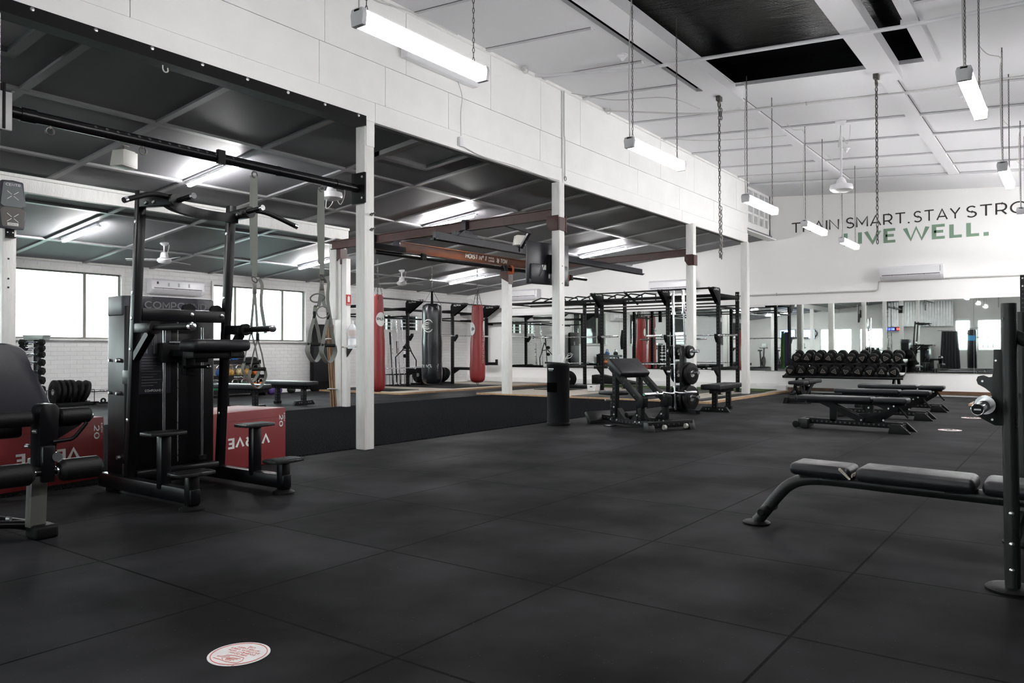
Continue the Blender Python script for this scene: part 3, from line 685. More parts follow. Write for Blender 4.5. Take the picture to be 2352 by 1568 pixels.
tube_thing('header_cable', 'grey cable looped along the top edge of the header wall', 'cable', smooth_path([(3.0, 5.93, 4.80), (4.9, 5.94, 4.80), (5.6, 5.93, 4.72), (6.2, 5.93, 4.79), (7.0, 5.93, 4.80)], 6), .008, conduit_g, 6)
def wound(name, label, c):
    t = thing(name, label, 'cable coil', c); b = B(c)
    for k in range(3): b.torus((c[0]+.012*k, c[1], c[2]), .045, .005, (.4, 1, .3*k), 14, 5)
    b.build('coil', conduit_g, t); B(c).bx(c[0]-.02, c[0]+.02, c[1], c[1]+.05, c[2]-.01, c[2]+.04).build('bracket', conduit_g, t)
wound('insulator_coil', 'wound wire insulator at the top of the header wall, above the nearest tube light', (5.45, 5.9, 4.80))
wound('insulator_coil', 'wound wire insulator at the top of the header wall, beyond the emergency light', (8.35, 5.9, 4.77))
wound('insulator_coil', 'wound wire insulator at the top of the header, above the second tube light', (10.6, 5.9, 4.78))

def sprinkler(name, label, x, y):
    z = mainz(y); t = thing(name, label, 'ceiling fitting', (x, y, z))
    B((x, y, z)).lathe((x, y, z+.01), (0, 0, -1), [(0, .07), (.02, .07), (.025, .05), (.05, .045), (.055, .03), (.09, .012)], 16).build('body', plastic_w, t)
sprinkler('smoke_detector', 'pale cone shaped detector on the ceiling beside the lit side row of tubes', 12.0, 1.2)
sprinkler('smoke_detector', 'small pale cone on the far ceiling between the fan and the long batten', 14.6, 3.3)
sprinkler('smoke_detector', 'round pale knob at the edge of the dark ceiling slot', 8.55, 4.55)

def heavy_chain(x, y, z1, z0, label, extra=0):
    t = thing('hanging_chain', label, 'chain', (x, y, z1)); o = (x, y, z1)
    B(o).bx(x-.05, x+.05, y-.03, y+.03, z1-.06, z1+.005, .004).cyl((x-.06, y, z1-.04), (x+.06, y, z1-.04), .012).torus((x, y, z1-.11), .04, .011, (0, 1, 0), 14, 6).build('shackle', wire, t)
    b = B(o); chain_links(b, (x, y, z1-.16), (x, y, z0), .052, .0062, .014, 8)
    if extra:
        chain_links(b, (x+.018, y-.02, z1-.16), (x+.018, y-.02, z1-.36), .052, .0062, .014, 8)
        chain_links(b, (x+.02, y-.015, z0+extra), (x+.02, y-.015, z0), .052, .0062, .014, 8)
    b.build('links', wire, t)
heavy_chain(10.35, 4.0, 4.56, 2.28, 'long steel chain hanging from the end of the beam nearer the header', .75)
heavy_chain(10.28, 1.97, 4.42, 2.32, 'long steel chain hanging from the middle ceiling beam in front of the slogan', 0)

# ceiling fans
def fan(x, y, ztop, drop, rz, label, blades=3, bl=.55, dome=False):
    t = thing('ceiling_fan', label, 'fan', (x, y, ztop), rz)
    B().lathe((0, 0, .01), (0, 0, -1), [(0, .075), (.03, .075), (.06, .04), (.07, .02)], 18).build('canopy', plastic_w, t)
    B().cyl((0, 0, -.05), (0, 0, -drop), .014).build('rod', plastic_w, t)
    B().lathe((0, 0, -drop+.13), (0, 0, -1), [(0, .03), (.02, .06), (.10, .075), (.13, .12), (.17, .125), (.20, .10), (.215, .04)], 24).build('motor', plastic_w, t)
    for k in range(blades):
        a = 2*PI*k/blades; c, s = math.cos(a), math.sin(a)
        B().bar((c*.1, s*.1, -drop-.02), (c*(.1+bl), s*(.1+bl), -drop-.025), .11, .006, (s*.2, -c*.2, 1)).build('blade', plastic_w, t)
    B().tube(smooth_path([(.02, 0, -.05), (.04, .03, -.15), (.09, .05, -.22), (.14, .03, -.12), (.13, .0, -.02)], 5), .005, 6).build('wiring', cable_w, t)
    return t
fan(7.69, 13.62, lowz(13.62), .30, .35, 'white ceiling fan above the wall air conditioner between the windows')
fan(13.89, 13.6, lowz(13.6), .30, -.15, 'white ceiling fan with a long blade above the black punching bag')
def ring_fan(x, y, ztop, drop, label, s=1):
    t = thing('ceiling_fan', label, 'fan', (x, y, ztop))
    B().lathe((0, 0, .01), (0, 0, -1), [(0, .085), (.03, .085), (.07, .05), (.08, .02)], 20).build('canopy', plastic_w, t)
    B().cyl((0, 0, -.05), (0, 0, -drop), .016).build('rod', plastic_w, t)
    B().lathe((0, 0, -drop+.14), (0, 0, -1), [(0, .03), (.04, .06*s), (.10, .08*s), (.12, .155*s), (.17, .165*s), (.20, .155*s)], 28).build('motor', plastic_w, t)
    B().lathe((0, 0, -drop-.06), (0, 0, -1), [(0, .15*s), (.02, .12*s), (.035, .05*s)], 24).build('cover', plastic_g, t)
    B().tube(smooth_path([(.03, 0, -.03), (.05, .03, -.3), (-.08, .02, -.42), (-.07, 0, -.26), (.05, -.03, -.25), (.12, -.06, -.34), (.17, -.09, -.2), (.16, -.1, -.04)], 6), .006, 6).build('wiring', cable_w, t)
    return t
ring_fan(12.72, 2.95, mainz(2.95), 1.02, 'white bladeless fan motor on a long rod under the high ceiling', 1.05)
ring_fan(7.53, 8.8, lowz(8.8), .20, 'white round fan motor hanging behind the end of the pull-up pipe', 1)

# box loudspeakers
def speaker(x, y, rz, label):
    z = lowz(y); t = thing('loudspeaker', label, 'loudspeaker', (x, y, z), rz)
    B().prism([(-.13, -.27), (.13, -.27), (.09, -.07), (-.09, -.07)], 'y', -.09, .09, .012).build('cabinet', mat('cream plastic', (.62, .62, .57), .4), t)
    B().bx(-.115, .115, -.096, -.089, -.255, -.085, .004).build('grille', mat('cream grille', (.55, .55, .51), .6), t)
    B().cyl((0, 0, -.08), (0, 0, 0), .012).bx(-.06, .06, -.02, .02, -.012, .0).build('bracket', wire, t)
    return t
speaker(4.66, 9.15, R(20), 'cream box loudspeaker under the low ceiling behind the pull-up pipe')
speaker(12.95, 9.3, R(-35), 'cream box loudspeaker under the low ceiling beside the tv')

# wall air conditioners
def air_con(loc, rz, w, label, badge=False):
    t = thing('air_conditioner', label, 'air conditioner', loc, rz)
    h = .32
    B().prism([(0, 0), (0, h), (-.17, h), (-.21, h-.04), (-.22, .09), (-.17, .02), (-.12, 0)], 'x', -w/2, w/2, .008).build('body', plastic_w, t)
    B().prism([(-.225, .092), (-.226, .10), (-.172, .022), (-.168, .018)], 'x', -w/2+.06, w/2-.06).build('outlet_flap', mat('ac flap', (.66, .66, .68), .35), t)
    B().prism([(-.2235, .11), (-.2235, .125), (-.2205, .125), (-.2205, .11)], 'x', -w/2+.05, w/2-.07).build('outlet_slot', grille, t)
    for k in (-.3, -.05, .2): B().bx(k*w, k*w+.02, -.222, -.214, .096, .112).build('vane_clip', plastic_g, t)
    b = B()
    for k in range(7): x = -w/2+.1+k*(w-.25)/6; b.bx(x, x+.09, -.15, -.04, h-.004, h+.001)
    b.build('intake_grille', plastic_g, t)
    if badge: B().bx(w/2-.07, w/2-.055, -.222, -.219, .16, .29).build('badge', plastic_g, t)
    return t
E_RZ = -PI/2   # units on the end wall look back along -X
air_con((XW-.002, 13.72, 2.56), E_RZ, 1.3, 'white split air conditioner on the end wall between the inner post and the tv', True)
air_con((XW-.002, 8.75, 2.58), E_RZ, 1.28, 'white split air conditioner above the pull-up rack and the standing barbells', True)
air_con((XW-.002, 2.98, 2.59), E_RZ, 1.28, 'white split air conditioner under the green slogan', True)
a = air_con((9.22, YB-.002, 2.26), 0, 1.22, 'white split air conditioner on the window wall between two windows')
B().bx(-.50, -.46, -.223, -.219, .20, .25).build('sticker', grille, a)
for x in (-.25, -.02, .22): B().bx(x, x+.035, -.223, -.219, .16, .24).build('sticker', plastic_g, a)

# conduit on the end wall
tube_thing('wall_conduit', 'grey conduit above the mirrors running up to the air conditioner under the slogan', 'conduit', [(XW-.03, 7.2, 2.41), (XW-.03, 3.75, 2.39), (XW-.03, 3.68, 2.42), (XW-.03, 3.66, 2.6)], .02, conduit_g, clips=[(XW-.03, 6.0, 2.405)])
tube_thing('wall_conduit', 'grey conduit leading from the air conditioner to the edge of the picture', 'conduit', [(XW-.03, 2.34, 2.60), (XW-.03, -1.0, 2.56)], .018, conduit_g)
tube_thing('wall_pipe', 'thin pipe along the end wall above the corner mirrors', 'pipe', [(XW-.03, 15.6, 2.34), (XW-.03, 9.4, 2.34)], .014, conduit_g)
t = thing('wall_fan', 'small round white wall fan in the corner above the red punching bag', 'fan', (18.9, 15.6, 2.5)); o = (18.9, 15.6, 2.5)
b = B(o)
for rr in (.13, .09, .05): b.torus((18.9, 15.5, 2.52), rr, .006, (.3, 1, 0), 20, 5)
b.build('guard', plastic_g, t); B(o).cyl((18.9, 15.52, 2.52), (18.9, 15.94, 2.52), .03).build('arm', plastic_w, t)

# slogan painted on the end wall
X0 = XW-.003
sl = thing('wall_slogan', 'black and green painted slogan TRAIN SMART. STAY STRONG. LIVE WELL. on the end wall', 'lettering', (X0, 3.5, 3.87)); o = (X0, 3.5, 3.87)
for s, y0, y1, nm in (('TRAIN', 5.63, 4.53, 'word'), ('SMART.', 4.375, 3.03, 'word'), ('STAY', 2.945, 2.03, 'word'), ('STRONG.', 1.92, .12, 'word')):
    text(nm, s, print_dark, (X0, y0, 3.878), (0, -1, 0), (0, 0, 1), y0-y1, .262, sl, -.006, o)
for s, y0, y1 in (('LIVE', 4.43, 3.325), ('WELL.', 3.165, 1.51)):
    text('word', s, print_green, (X0, y0, 3.463), (0, -1, 0), (0, 0, 1), y0-y1, .345, sl, .048, o)

# mirrors along the end wall
def mirror(y0, y1, label, z0=.515, z1=2.135):
    t = thing('wall_mirror', label, 'mirror', (XW-.002, (y0+y1)/2, z0), 0, 'frameless mirrors along the end wall')
    o = (XW-.002, (y0+y1)/2, z0)
    B(o).bx(XW-.012, XW-.002, y0+.003, y1-.003, z0, z1).build('glass', mirror_m, t)
    B(o).bx(XW-.017, XW-.002, y0+.003, y1-.003, z0-.006, z0).build('bottom_channel', alu, t)
mirror(12.35, 14.22, 'frameless wall mirror beneath the air conditioner near the corner')
mirror(10.4, 12.35, 'frameless wall mirror behind the post with the tv')
mirror(8.2, 10.4, 'frameless wall mirror behind the pull-up rack')
mirror(6.7, 8.2, 'frameless wall mirror behind the hanging resistance bands')
mirror(5.70, 6.7, 'narrow wall mirror beside the last header post')
mirror(3.9, 5.70, 'wall mirror behind the first half of the dumbbell rack')
mirror(1.80, 3.9, 'wall mirror from the end of the dumbbell rack to the curtain reflection')
mirror(-.2, 1.80, 'wall mirror behind the barbell rack at the picture edge')
mirror(-2.2, -.2, 'wall mirror beyond the picture edge')

# ================================================================== HOIST, TRACK, TV
def ibeam(b, a, c, h, w, tw=.012, tf=.014):
    a, c = V(a), V(c); u = V((0, 0, 1))
    b.bar(a, c, tw, h); b.bar(a+u*(h/2-tf/2), c+u*(h/2-tf/2), w, tf); b.bar(a-u*(h/2-tf/2), c-u*(h/2-tf/2), w, tf)
    return b
t = thing('crane_beam', 'long rusty red steel beam spanning from the inner post to the post with the tv', 'steel beam', (9.5, 8.5, 3.0)); o = (9.5, 8.5, 3.0)
ibeam(B(o), (9.50, 11.08, 2.975), (9.50, 6.04, 3.045), .155, .085).build('beam', rust, t)
for yy, zz in ((9.95, 2.99), (7.87, 3.02)):
    B(o).bx(9.43, 9.57, yy-.045, yy+.045, zz-.12, zz+.10, .006).cyl((9.5, yy, zz-.1), (9.5, yy, zz-.22), .018).build('hanger', navy, t)
B(o).prism([(6.0, 2.98), (6.2, 2.98), (6.2, 2.85), (6.13, 2.76), (6.0, 2.76)], 'x', 9.30, 9.316, .003).prism([(5.96, 2.98), (6.16, 2.98), (6.16, 2.86), (6.08, 2.74), (5.96, 2.74)], 'x', 9.458, 9.474, .003).bx(9.30, 9.47, 5.97, 5.982, 2.76, 2.95).build('bracket', rust, t)
B(o).prism([(10.88, 2.91), (11.14, 2.91), (11.14, 2.68), (11.06, 2.62), (10.88, 2.76)], 'x', 9.52, 9.536, .003).bx(9.53, 9.69, 10.885, 10.9, 2.62, 2.91).build('bracket', rust, t)
t = thing('crane_beam', 'rusty red steel beam joining the third post to the inner post behind the tv', 'steel beam', (14.15, 8.3, 2.9)); o = (14.15, 8.3, 2.9)
ibeam(B(o), (14.18, 10.62, 2.86), (14.05, 5.95, 2.925), .14, .085).build('beam', rust, t)
B(o).prism([(5.93, 2.87), (6.1, 2.87), (6.1, 2.75), (6.03, 2.66), (5.93, 2.66)], 'x', 13.945, 13.965, .003).bx(13.95, 14.11, 5.905, 5.925, 2.66, 2.86).build('bracket', rust, t)
B(o).prism([(10.44, 2.84), (10.68, 2.84), (10.68, 2.7), (10.44, 2.58)], 'x', 14.10, 14.125, .003).bx(14.12, 14.28, 10.44, 10.455, 2.55, 2.84).build('bracket', rust, t)
t = thing('hoist_beam', 'varnished brown runway beam lettered HOIST No 1 hanging under the red crane beams', 'hoist beam', (11.8, 9.3, 2.8)); o = (11.8, 9.3, 2.8)
ibeam(B(o), (9.42, 9.31, 2.805), (14.8, 9.31, 2.825), .175, .09).build('beam', hoist_b, t)
B(o).bx(9.36, 9.42, 9.25, 9.37, 2.72, 2.90, .006).build('end_stop', navy, t)
yl = 9.31-.0075
for s, x0, x1, z, h in (('HOIST', 11.20, 11.56, 2.775, .10), ('N', 11.61, 11.69, 2.775, .095), ('o', 11.70, 11.75, 2.80, .08), ('1', 11.79, 11.83, 2.775, .10), ('MAX.', 11.91, 12.09, 2.83, .04), ('LOAD', 11.91, 12.09, 2.772, .04), ('h', 12.165, 12.25, 2.77, .105), ('TON', 12.30, 12.51, 2.775, .095)):
    text('lettering', s, print_w, (x0, yl, z+.001), (1, 0, .004), (0, 0, 1), x1-x0, h, t, .05, o, .004, .2)
t = thing('hoist_pipe', 'black round pipe slung under the lettered hoist beam', 'pipe', (12, 9.25, 2.64)); o = (12, 9.25, 2.64)
B(o).cyl((8.85, 9.28, 2.655), (15.6, 9.28, 2.69), .036).build('pipe', black_steel, t)
B(o).bx(8.7, 9.5, 9.2, 9.36, 2.70, 2.79).build('end_arm', black_steel, t)
for xx in (10.0, 12.4, 14.9): B(o).bx(xx-.06, xx+.06, 9.235, 9.325, 2.62, 2.74, .008).build('hanger', black_steel, t)
for xx, lb in ((12.62, 'orange steel beam clamp hanging under the hoist lettering'), (14.75, 'orange steel beam clamp beyond the post with the tv')):
    t = thing('beam_clamp', lb, 'clamp', (xx, 9.28, 2.68)); o = (xx, 9.28, 2.68)
    B(o).torus((xx, 9.28, 2.68), .062, .024, (1, 0, .1), 16, 8).build('strap', orange, t)
    B(o).bx(xx-.05, xx+.05, 9.25, 9.31, 2.575, 2.63, .01).cyl((xx, 9.2, 2.6), (xx, 9.36, 2.6), .014).build('bolt_block', orange, t)
t = thing('steel_track', 'dark steel track under the crane beam running past the tv', 'track', (11.8, 7.88, 2.8)); o = (11.8, 7.88, 2.8)
B(o).prism([(7.85, 2.845), (7.91, 2.845), (7.91, 2.745), (7.96, 2.745), (7.96, 2.725), (7.80, 2.725), (7.80, 2.745), (7.85, 2.745)], 'x', 8.75, 15.65).build('channel', navy, t)
B(o).bx(9.2, 9.75, 7.84, 7.92, 2.845, 2.90).prism([(9.25, 2.84), (9.7, 2.84), (9.56, 2.95), (9.42, 2.95)], 'y', 7.83, 7.93).build('saddle', navy, t)
B(o).cyl((8.72, 7.88, 2.735), (15.72, 7.88, 2.735), .022).build('rail', black_steel, t)
B(o).bar((11.0, 7.88, 2.82), (10.6, 7.4, 3.02), .05, .05).bar((10.6, 7.4, 3.02), (9.52, 7.3, 3.04), .05, .05).bx(10.92, 11.12, 7.83, 7.93, 2.74, 2.86).build('brace', navy, t)

t = thing('television', 'black flat tv seen from behind on a bracket at the second header post', 'tv', (9.1, 6.2, 2.3)); o = (9.1, 6.2, 2.3)
c0, c1 = V((8.98, 6.33, 0)), V((9.80, 6.145, 0)); d = (c1-c0).normalized(); n = V((d.y, -d.x, 0))     # n looks towards the camera: the back of the set
M4 = lambda p: (c0+d*p[0]+n*p[1]).to_tuple()[:2]+(p[2],)
def tvbox(x0, x1, y0, y1, z0, z1, m, nm, bev=.01, tilt=0):
    p = [(x0, y0, z0), (x1, y0, z0), (x1, y1, z0), (x0, y1, z0), (x0, y0, z1), (x1, y0, z1), (x1, y1, z1), (x0, y1, z1)]
    return B(o).hexa([M4(q) for q in p], bev).build(nm, m, t)
L = (c1-c0).length
tvbox(0, L, -.02, .02, 1.99, 2.60, screen_m, 'screen_shell')
tvbox(.05, L-.05, .02, .05, 2.0, 2.28, screen_m, 'rear_housing', .015)
tvbox(.02, L-.02, .02, .045, 1.99, 2.06, gun_steel, 'connector_bay', .008)
tvbox(L*.42, L*.58, .05, .10, 2.15, 2.42, black_steel, 'mount_plate', .004)
B(o).bar(M4((L*.5, .08, 2.38)), (9.38, 6.05, 2.40), .03, .03).bar(M4((L*.5, .08, 2.2)), (9.38, 6.05, 2.22), .03, .03).build('mount_arm', black_steel, t)
tvbox(.26, .34, .051, .053, 2.20, 2.27, print_w, 'label_sticker', 0)
tvbox(.39, .415, .051, .053, 2.08, 2.17, print_w, 'label_sticker', 0)
B(o).tube(smooth_path([M4((.2, .06, 2.1)), M4((.3, .08, 2.3)), M4((.45, .08, 2.42)), M4((.5, .1, 2.3)), M4((.6, .08, 2.42))], 5), .005, 6).build('cord', black_steel, t)

# black steel flat under the header, left bay
t = thing('steel_flat', 'black steel flat bolted along the lower edge of the header over the dip machine', 'steel beam', (2, 5.98, 3.43)); o = (2, 5.98, 3.43)
B(o).bx(-2.0, 5.57, 5.962, 5.985, 3.385, 3.485).build('flat', matt_black, t)
B(o).bx(-2.0, 5.57, 5.985, 6.13, 3.39, 3.446).build('flange', matt_black, t)
for k in range(8):
    x = 2.38+k*.44; B(o).lathe((x, 5.963, 3.464), (0, -1, 0), [(0, .016), (.006, .015), (.010, .008)], 10).build('bolt', zinc, t)
t = thing('screw_hook', 'small white screw hook under the black steel flat of the header', 'hook', (3.4, 6.05, 3.40))
B((3.4, 6.05, 3.40)).tube(smooth_path([(3.4, 6.05, 3.41), (3.4, 6.05, 3.36), (3.41, 6.04, 3.335), (3.43, 6.03, 3.34), (3.43, 6.03, 3.37)], 4), .006, 6).build('hook', cable_w, t)

# pull-up pipe between two header posts
t = thing('pull_up_bar', 'thick black pull-up pipe with a row of holes, fixed between two header posts', 'pull-up bar', (3.9, 6.08, 2.72)); o = (3.9, 6.08, 2.72)
b = B(o); b.cyl((2.21, 6.08, 2.735), (5.57, 6.08, 2.735), .043, seg=24); b.mi = 1
for k in range(15): x = 2.86+k*.085; b.cyl((x, 6.08-.04, 2.752), (x, 6.08-.0425, 2.753), .012, seg=8)
b.build('pipe', [black_steel, dark_gap], t)
for x0, x1 in ((2.2, 2.22), (5.55, 5.575)):
    B(o).bx(x0, x1, 5.97, 6.17, 2.58, 2.90, .003).build('end_plate', matt_black, t)
for x in (5.3, 2.4): B(o).cyl((x-.05, 6.08, 2.735), (x+.05, 6.08, 2.735), .05, seg=24).build('collar', black_steel, t)
B(o).cyl((4.55, 6.08, 2.735), (4.58, 6.08, 2.735), .047, seg=24).build('collar', black_steel, t)
for x in (2.55, 3.25, 4.30, 5.08):
    B(o).torus((x, 6.08, 2.655), .028, .0075, (0, 1, 0), 18, 7).cyl((x, 6.08, 2.70), (x, 6.08, 2.67), .008).build('eye_bolt', wire, t)
for zz in (2.63, 2.85): B(o).lathe((5.548, 6.0, zz), (-1, 0, 0), [(0, .012), (.01, .012)], 6).build('bolt', zinc, t)
b = B((2.13, 5.98, 2.7)); b.bx(2.06, 2.262, 5.975, 5.998, 2.575, 2.84, .003)
B((2.2, 6, 2.7)).bx(2.19, 2.262, 5.94, 5.974, 2.655, 2.775).build('pipe_bracket', matt_black, t)
tag(b.build('post_plate', plastic_g), 'grey steel plate behind the left end of the pull-up pipe', 'steel plate')

# ================================================================== DIP / CHIN MACHINE
t = thing('dip_machine', 'tall black assisted dip and chin machine with steps and grips before the header', 'gym machine', (3.19, 5.3, 0)); o = (3.19, 5.3, 0)
XL, XRt = 2.83, 3.55
def ry(z): return 5.475-.072*z          # the uprights lean towards the user
for x in (XL, XRt):
    u = B(o).bar((x, ry(.06), .06), (x, ry(2.17), 2.17), .062, .055, (0, 1, 0), .008).build('upright', black_steel, t)
    b = B(o)
    for z in (.55, 1.05, 1.27, 1.45, 1.95): b.lathe((x-.031, ry(z), z), (-1, 0, 0), [(0, .013), (.004, .012), (.006, .006)], 10)
    b.build('bolt', zinc, u)
    s = -1 if x == XL else 1
    # base rail, foot disc, two steps
    B(o).bx(x-.035, x+.035, 4.62, 5.86, .04, .14, .010).build('base_rail', black_steel, t)
    B(o).lathe((x, 4.67, 0), (0, 0, 1), [(0, .080), (.014, .080), (.020, .070), (.03, .045)], 24).build('foot_disc', rubber, t)
    for yy, zz in ((4.67, .245), (5.01, .485)):
        st = B(o).bx(x-.04, x+.04, yy-.036, yy+.036, .02 if zz < .3 else .10, zz-.016, .018).build('step_post', black_steel, t)
        pts = [(-.13, -.075), (-.04, -.092), (.05, -.092), (.13, -.07), (.135, .0), (.13, .07), (.05, .092), (-.04, .092), (-.13, .075), (-.137, 0)]
        B(o).prism([(x+a, yy+c) for a, c in pts], 'z', zz-.016, zz+.006, .005).build('step_plate', gun_steel, t)
        g = B(o)
        for k in range(7): g.bx(x-.115, x+.115, yy-.068+k*.0215, yy-.060+k*.0215, zz+.005, zz+.0095)
        g.build('step_tread', rubber, t)
    # chin bracket and grips
    xc = x-s*.065
    br = B(o).bar((x, ry(2.1)-.02, 2.085), (xc, 4.99, 2.075), .055, .075, (0, 0, 1), .006).build('chin_arm', black_steel, t)
    B(o).cyl((xc, 4.975, 2.075), (xc, 4.995, 2.075), .043, seg=24).build('end_cap', gun_steel, br)
    b = B(o)
    for f in (.25, .5): b.lathe((x+(xc-x)*f-.03, ry(2.1)-.02-.3*f, 2.07), (-1, 0, 0), [(0, .014), (.008, .012), (.012, .006)], 10)
    b.build('bolt', zinc, t)
    gp = B(o).tube(smooth_path([(xc, 5.03, 2.09), (x+s*.02, 5.02, 2.10), (x+s*.12, 4.99, 2.085), (x+s*.30, 4.93, 2.015)], 5), .0175, 12).build('outer_grip', rubber, t)
    B(o).cyl((x+s*.30, 4.93, 2.015), (x+s*.322, 4.922, 2.006), .019).build('grip_cap', chrome, gp)
    gp = B(o).tube([(xc-s*.01, 5.05, 2.07), (xc-s*.02, 4.98, 2.075), (xc-s*.022, 4.82, 2.085)], .0175, 12).build('inner_grip', rubber, t)
    B(o).cyl((xc-s*.022, 4.82, 2.085), (xc-s*.022, 4.797, 2.086), .020).build('grip_cap', chrome, gp)
    # dip arm
    da = B(o).bx(x-.028, x+.028, 5.16, ry(1.2)-.02, 1.165, 1.235, .006).build('dip_arm', black_steel, t)
    B(o).cyl((x, 5.12, 1.2), (x, 5.16, 1.2), .045, seg=24).build('pivot_cap', rubber, da)
    B(o).bar((x, 5.19, 1.165), (x, ry(1.0)-.02, .99), .045, .05, (1, 0, 0)).build('gusset', black_steel, da)
    q = x-s*.015 if s < 0 else x-.07
    hd = B(o).tube([(x, 5.13, 1.2), (x, 5.02, 1.2), (q, 4.72, 1.2)], [.018, .022, .022], 14).build('dip_handle', rubber, t)
    B(o).lathe((q, 4.72, 1.2), (q-x, -.30, 0), [(0, .026), (.03, .027), (.034, .020)], 18).build('handle_cap', chrome, hd)
# curved bar between the grips, cross members
b = B(o); ribbon(b, smooth_path([(XL+.05, 5.07, 2.07), (2.97, 5.13, 2.06), (3.12, 5.18, 2.05), (3.30, 5.20, 2.045), (XRt-.05, 5.17, 2.045)], 6), .07, .045, (0, 0, 1)); b.build('chin_crossbar', black_steel, t)
cb = B(o).bx(XL+.03, XRt-.03, ry(1.3)-.03, ry(1.3)+.03, 1.255, 1.345, .008).build('cross_member', black_steel, t)
b = B(o)
for x in (3.24, 3.49): b.lathe((x, ry(1.3)-.03, 1.31), (0, -1, 0), [(0, .016), (.006, .014), (.01, .007)], 12)
b.build('bolt', zinc, cb)
B(o).bx(XL+.03, XRt-.03, 5.42, 5.48, .12, .18, .015).build('base_crossbar', black_steel, t)
for x in (3.105, 3.415):
    rd = B(o).cyl((x, 5.50, .2), (x, 5.50, 1.22), .0125).build('guide_rod', chrome, t)
    B(o).cyl((x, 5.5, .2), (x, 5.5, .23), .035).build('bumper', rubber, rd)
B(o).cyl((3.215, 5.5, .2), (3.215, 5.5, 1.3), .004, seg=8).build('cable', steel_bar, t)
# pulleys on the cross member
for x in (3.24, 3.47): B(o).cyl((x, 5.38, 1.345), (x, 5.42, 1.345), .048, seg=24).build('pulley', rubber, t)
# knee pad on its carriage
B(o).bx(2.965, 3.42, 4.86, 5.08, 1.035, 1.12, .036, 4).build('knee_pad', vinyl, t)
B(o).bx(2.99, 3.40, 4.92, 5.06, .985, 1.036, .01).bx(3.13, 3.38, 5.05, 5.46, 1.0, 1.05, .008).bx(3.07, 3.45, 5.46, 5.54, .95, 1.10, .01).build('pad_carriage', matt_black, t)
B(o).bx(3.28, 3.34, 4.912, 4.921, 1.0, 1.04).build('carriage_badge', gun_steel, t)
B(o).bx(3.16, 3.24, 5.30, 5.36, .86, 1.0, .006).cyl((3.14, 5.3, .92), (3.29, 5.24, .92), .012).build('latch', matt_black, t)
B(o).ball((3.305, 5.235, .92), .019).build('latch_knob', chrome, t)
B(o).cyl((3.06, 5.36, 1.10), (3.20, 5.36, 1.10), .013).build('stop_pin', chrome, t)
# weight stack tower
tw = B(o).prism([(2.86, 5.60), (2.88, 5.575), (3.56, 5.575), (3.58, 5.60), (3.58, 5.84), (3.56, 5.87), (2.88, 5.87), (2.86, 5.84)], 'z', .05, 1.37, .006).build('tower_shroud', black_steel, t)
B(o).prism([(2.85, 5.62), (2.885, 5.575), (3.05, 5.555), (3.4, 5.555), (3.555, 5.575), (3.59, 5.62), (3.59, 5.83), (3.55, 5.88), (2.89, 5.88), (2.85, 5.83)], 'z', 1.30, 1.445, .012).build('tower_cap', vinyl_grey, t)
text('cap_lettering', 'COMPOUND', print_grey, (2.985, 5.5545, 1.355), (1, 0, 0), (0, 0, 1), .50, .055, t, .02, o)
B(o).bx(2.95, 3.2, 5.568, 5.574, .72, 1.22, .002).build('placard', vinyl_grey, t)
b = B(o)
for k in range(11): b.bx(2.97, 3.06+.03*((k*7) % 3), 5.565, 5.568, .78+.021*k, .784+.021*k)
for xx in (3.00, 3.075):
    b.ball((xx, 5.567, 1.175), .013, (1, .1, 1.2), 8, 6).bx(xx-.016, xx+.016, 5.565, 5.568, 1.10, 1.158).bx(xx-.014, xx-.003, 5.565, 5.568, 1.02, 1.10).bx(xx+.003, xx+.014, 5.565, 5.568, 1.02, 1.10).bx(xx-.026, xx-.019, 5.565, 5.568, 1.08, 1.15).bx(xx+.019, xx+.026, 5.565, 5.568, 1.08, 1.15)
b.build('instruction_print', print_grey, t)
text('placard_lettering', 'COMPOUND', print_w, (2.995, 5.5665, .735), (1, 0, 0), (0, 0, 1), .125, .018, t, .03, o)
B(o).bx(2.845, 2.875, 5.50, 5.60, .80, .90, .004).bx(2.845, 2.875, 5.50, 5.60, .12, .22, .004).build('tower_bracket', gun_steel, t)
b = B(o)
for z in (.73, .97): b.lathe((2.858, 5.66, z), (-1, 0, 0), [(0, .016), (.02, .016), (.03, .010)], 10).lathe((2.858, 5.80, z), (-1, 0, 0), [(0, .012), (.015, .010)], 10)
for z in (.10, .26): b.lathe((2.858, 5.66, z), (-1, 0, 0), [(0, .016), (.02, .014)], 10)
b.build('bolt', zinc, t)
for x, y in ((2.9, 5.84), (3.54, 5.84)): B(o).cyl((x, y, 0), (x, y, .06), .05).build('tower_foot', rubber, t)

# ================================================================== LEG CURL MACHINE (cut by the picture edge)
t = thing('leg_curl_machine', 'black leg curl machine with padded rollers and tall back pad beside the dip machine', 'gym machine', (1.72, 4.9, 0)); o = (1.72, 4.9, 0)
half = [(0, 1.088), (.16, 1.086), (.235, 1.065), (.265, 1.035), (.280, .98), (.295, .93), (.315, .885), (.35, .84), (.38, .78), (.395, .72), (.40, .655), (.36, .63), (0, .63)]
poly = [(1.73+x, z) for x, z in half]+[(1.73-x, z) for x, z in half[-2:0:-1]]
bp = B(o).prism(poly, 'y', 5.05, 5.11, .014).build('back_pad_shell', vinyl_grey, t)
B(o).prism([(1.73+(x-1.73)*.97, .655+(z-.655)*.985) for x, z in poly], 'y', 5.108, 5.17, .02).build('back_pad', vinyl, bp)
B(o).bar((1.73, 5.17, .95), (1.73, 5.35, .35), .07, .07).bx(1.69, 1.77, 5.1, 5.95, .05, .13, .01).bx(1.3, 2.1, 5.82, 5.92, .02, .10, .01).build('rear_frame', black_steel, t)
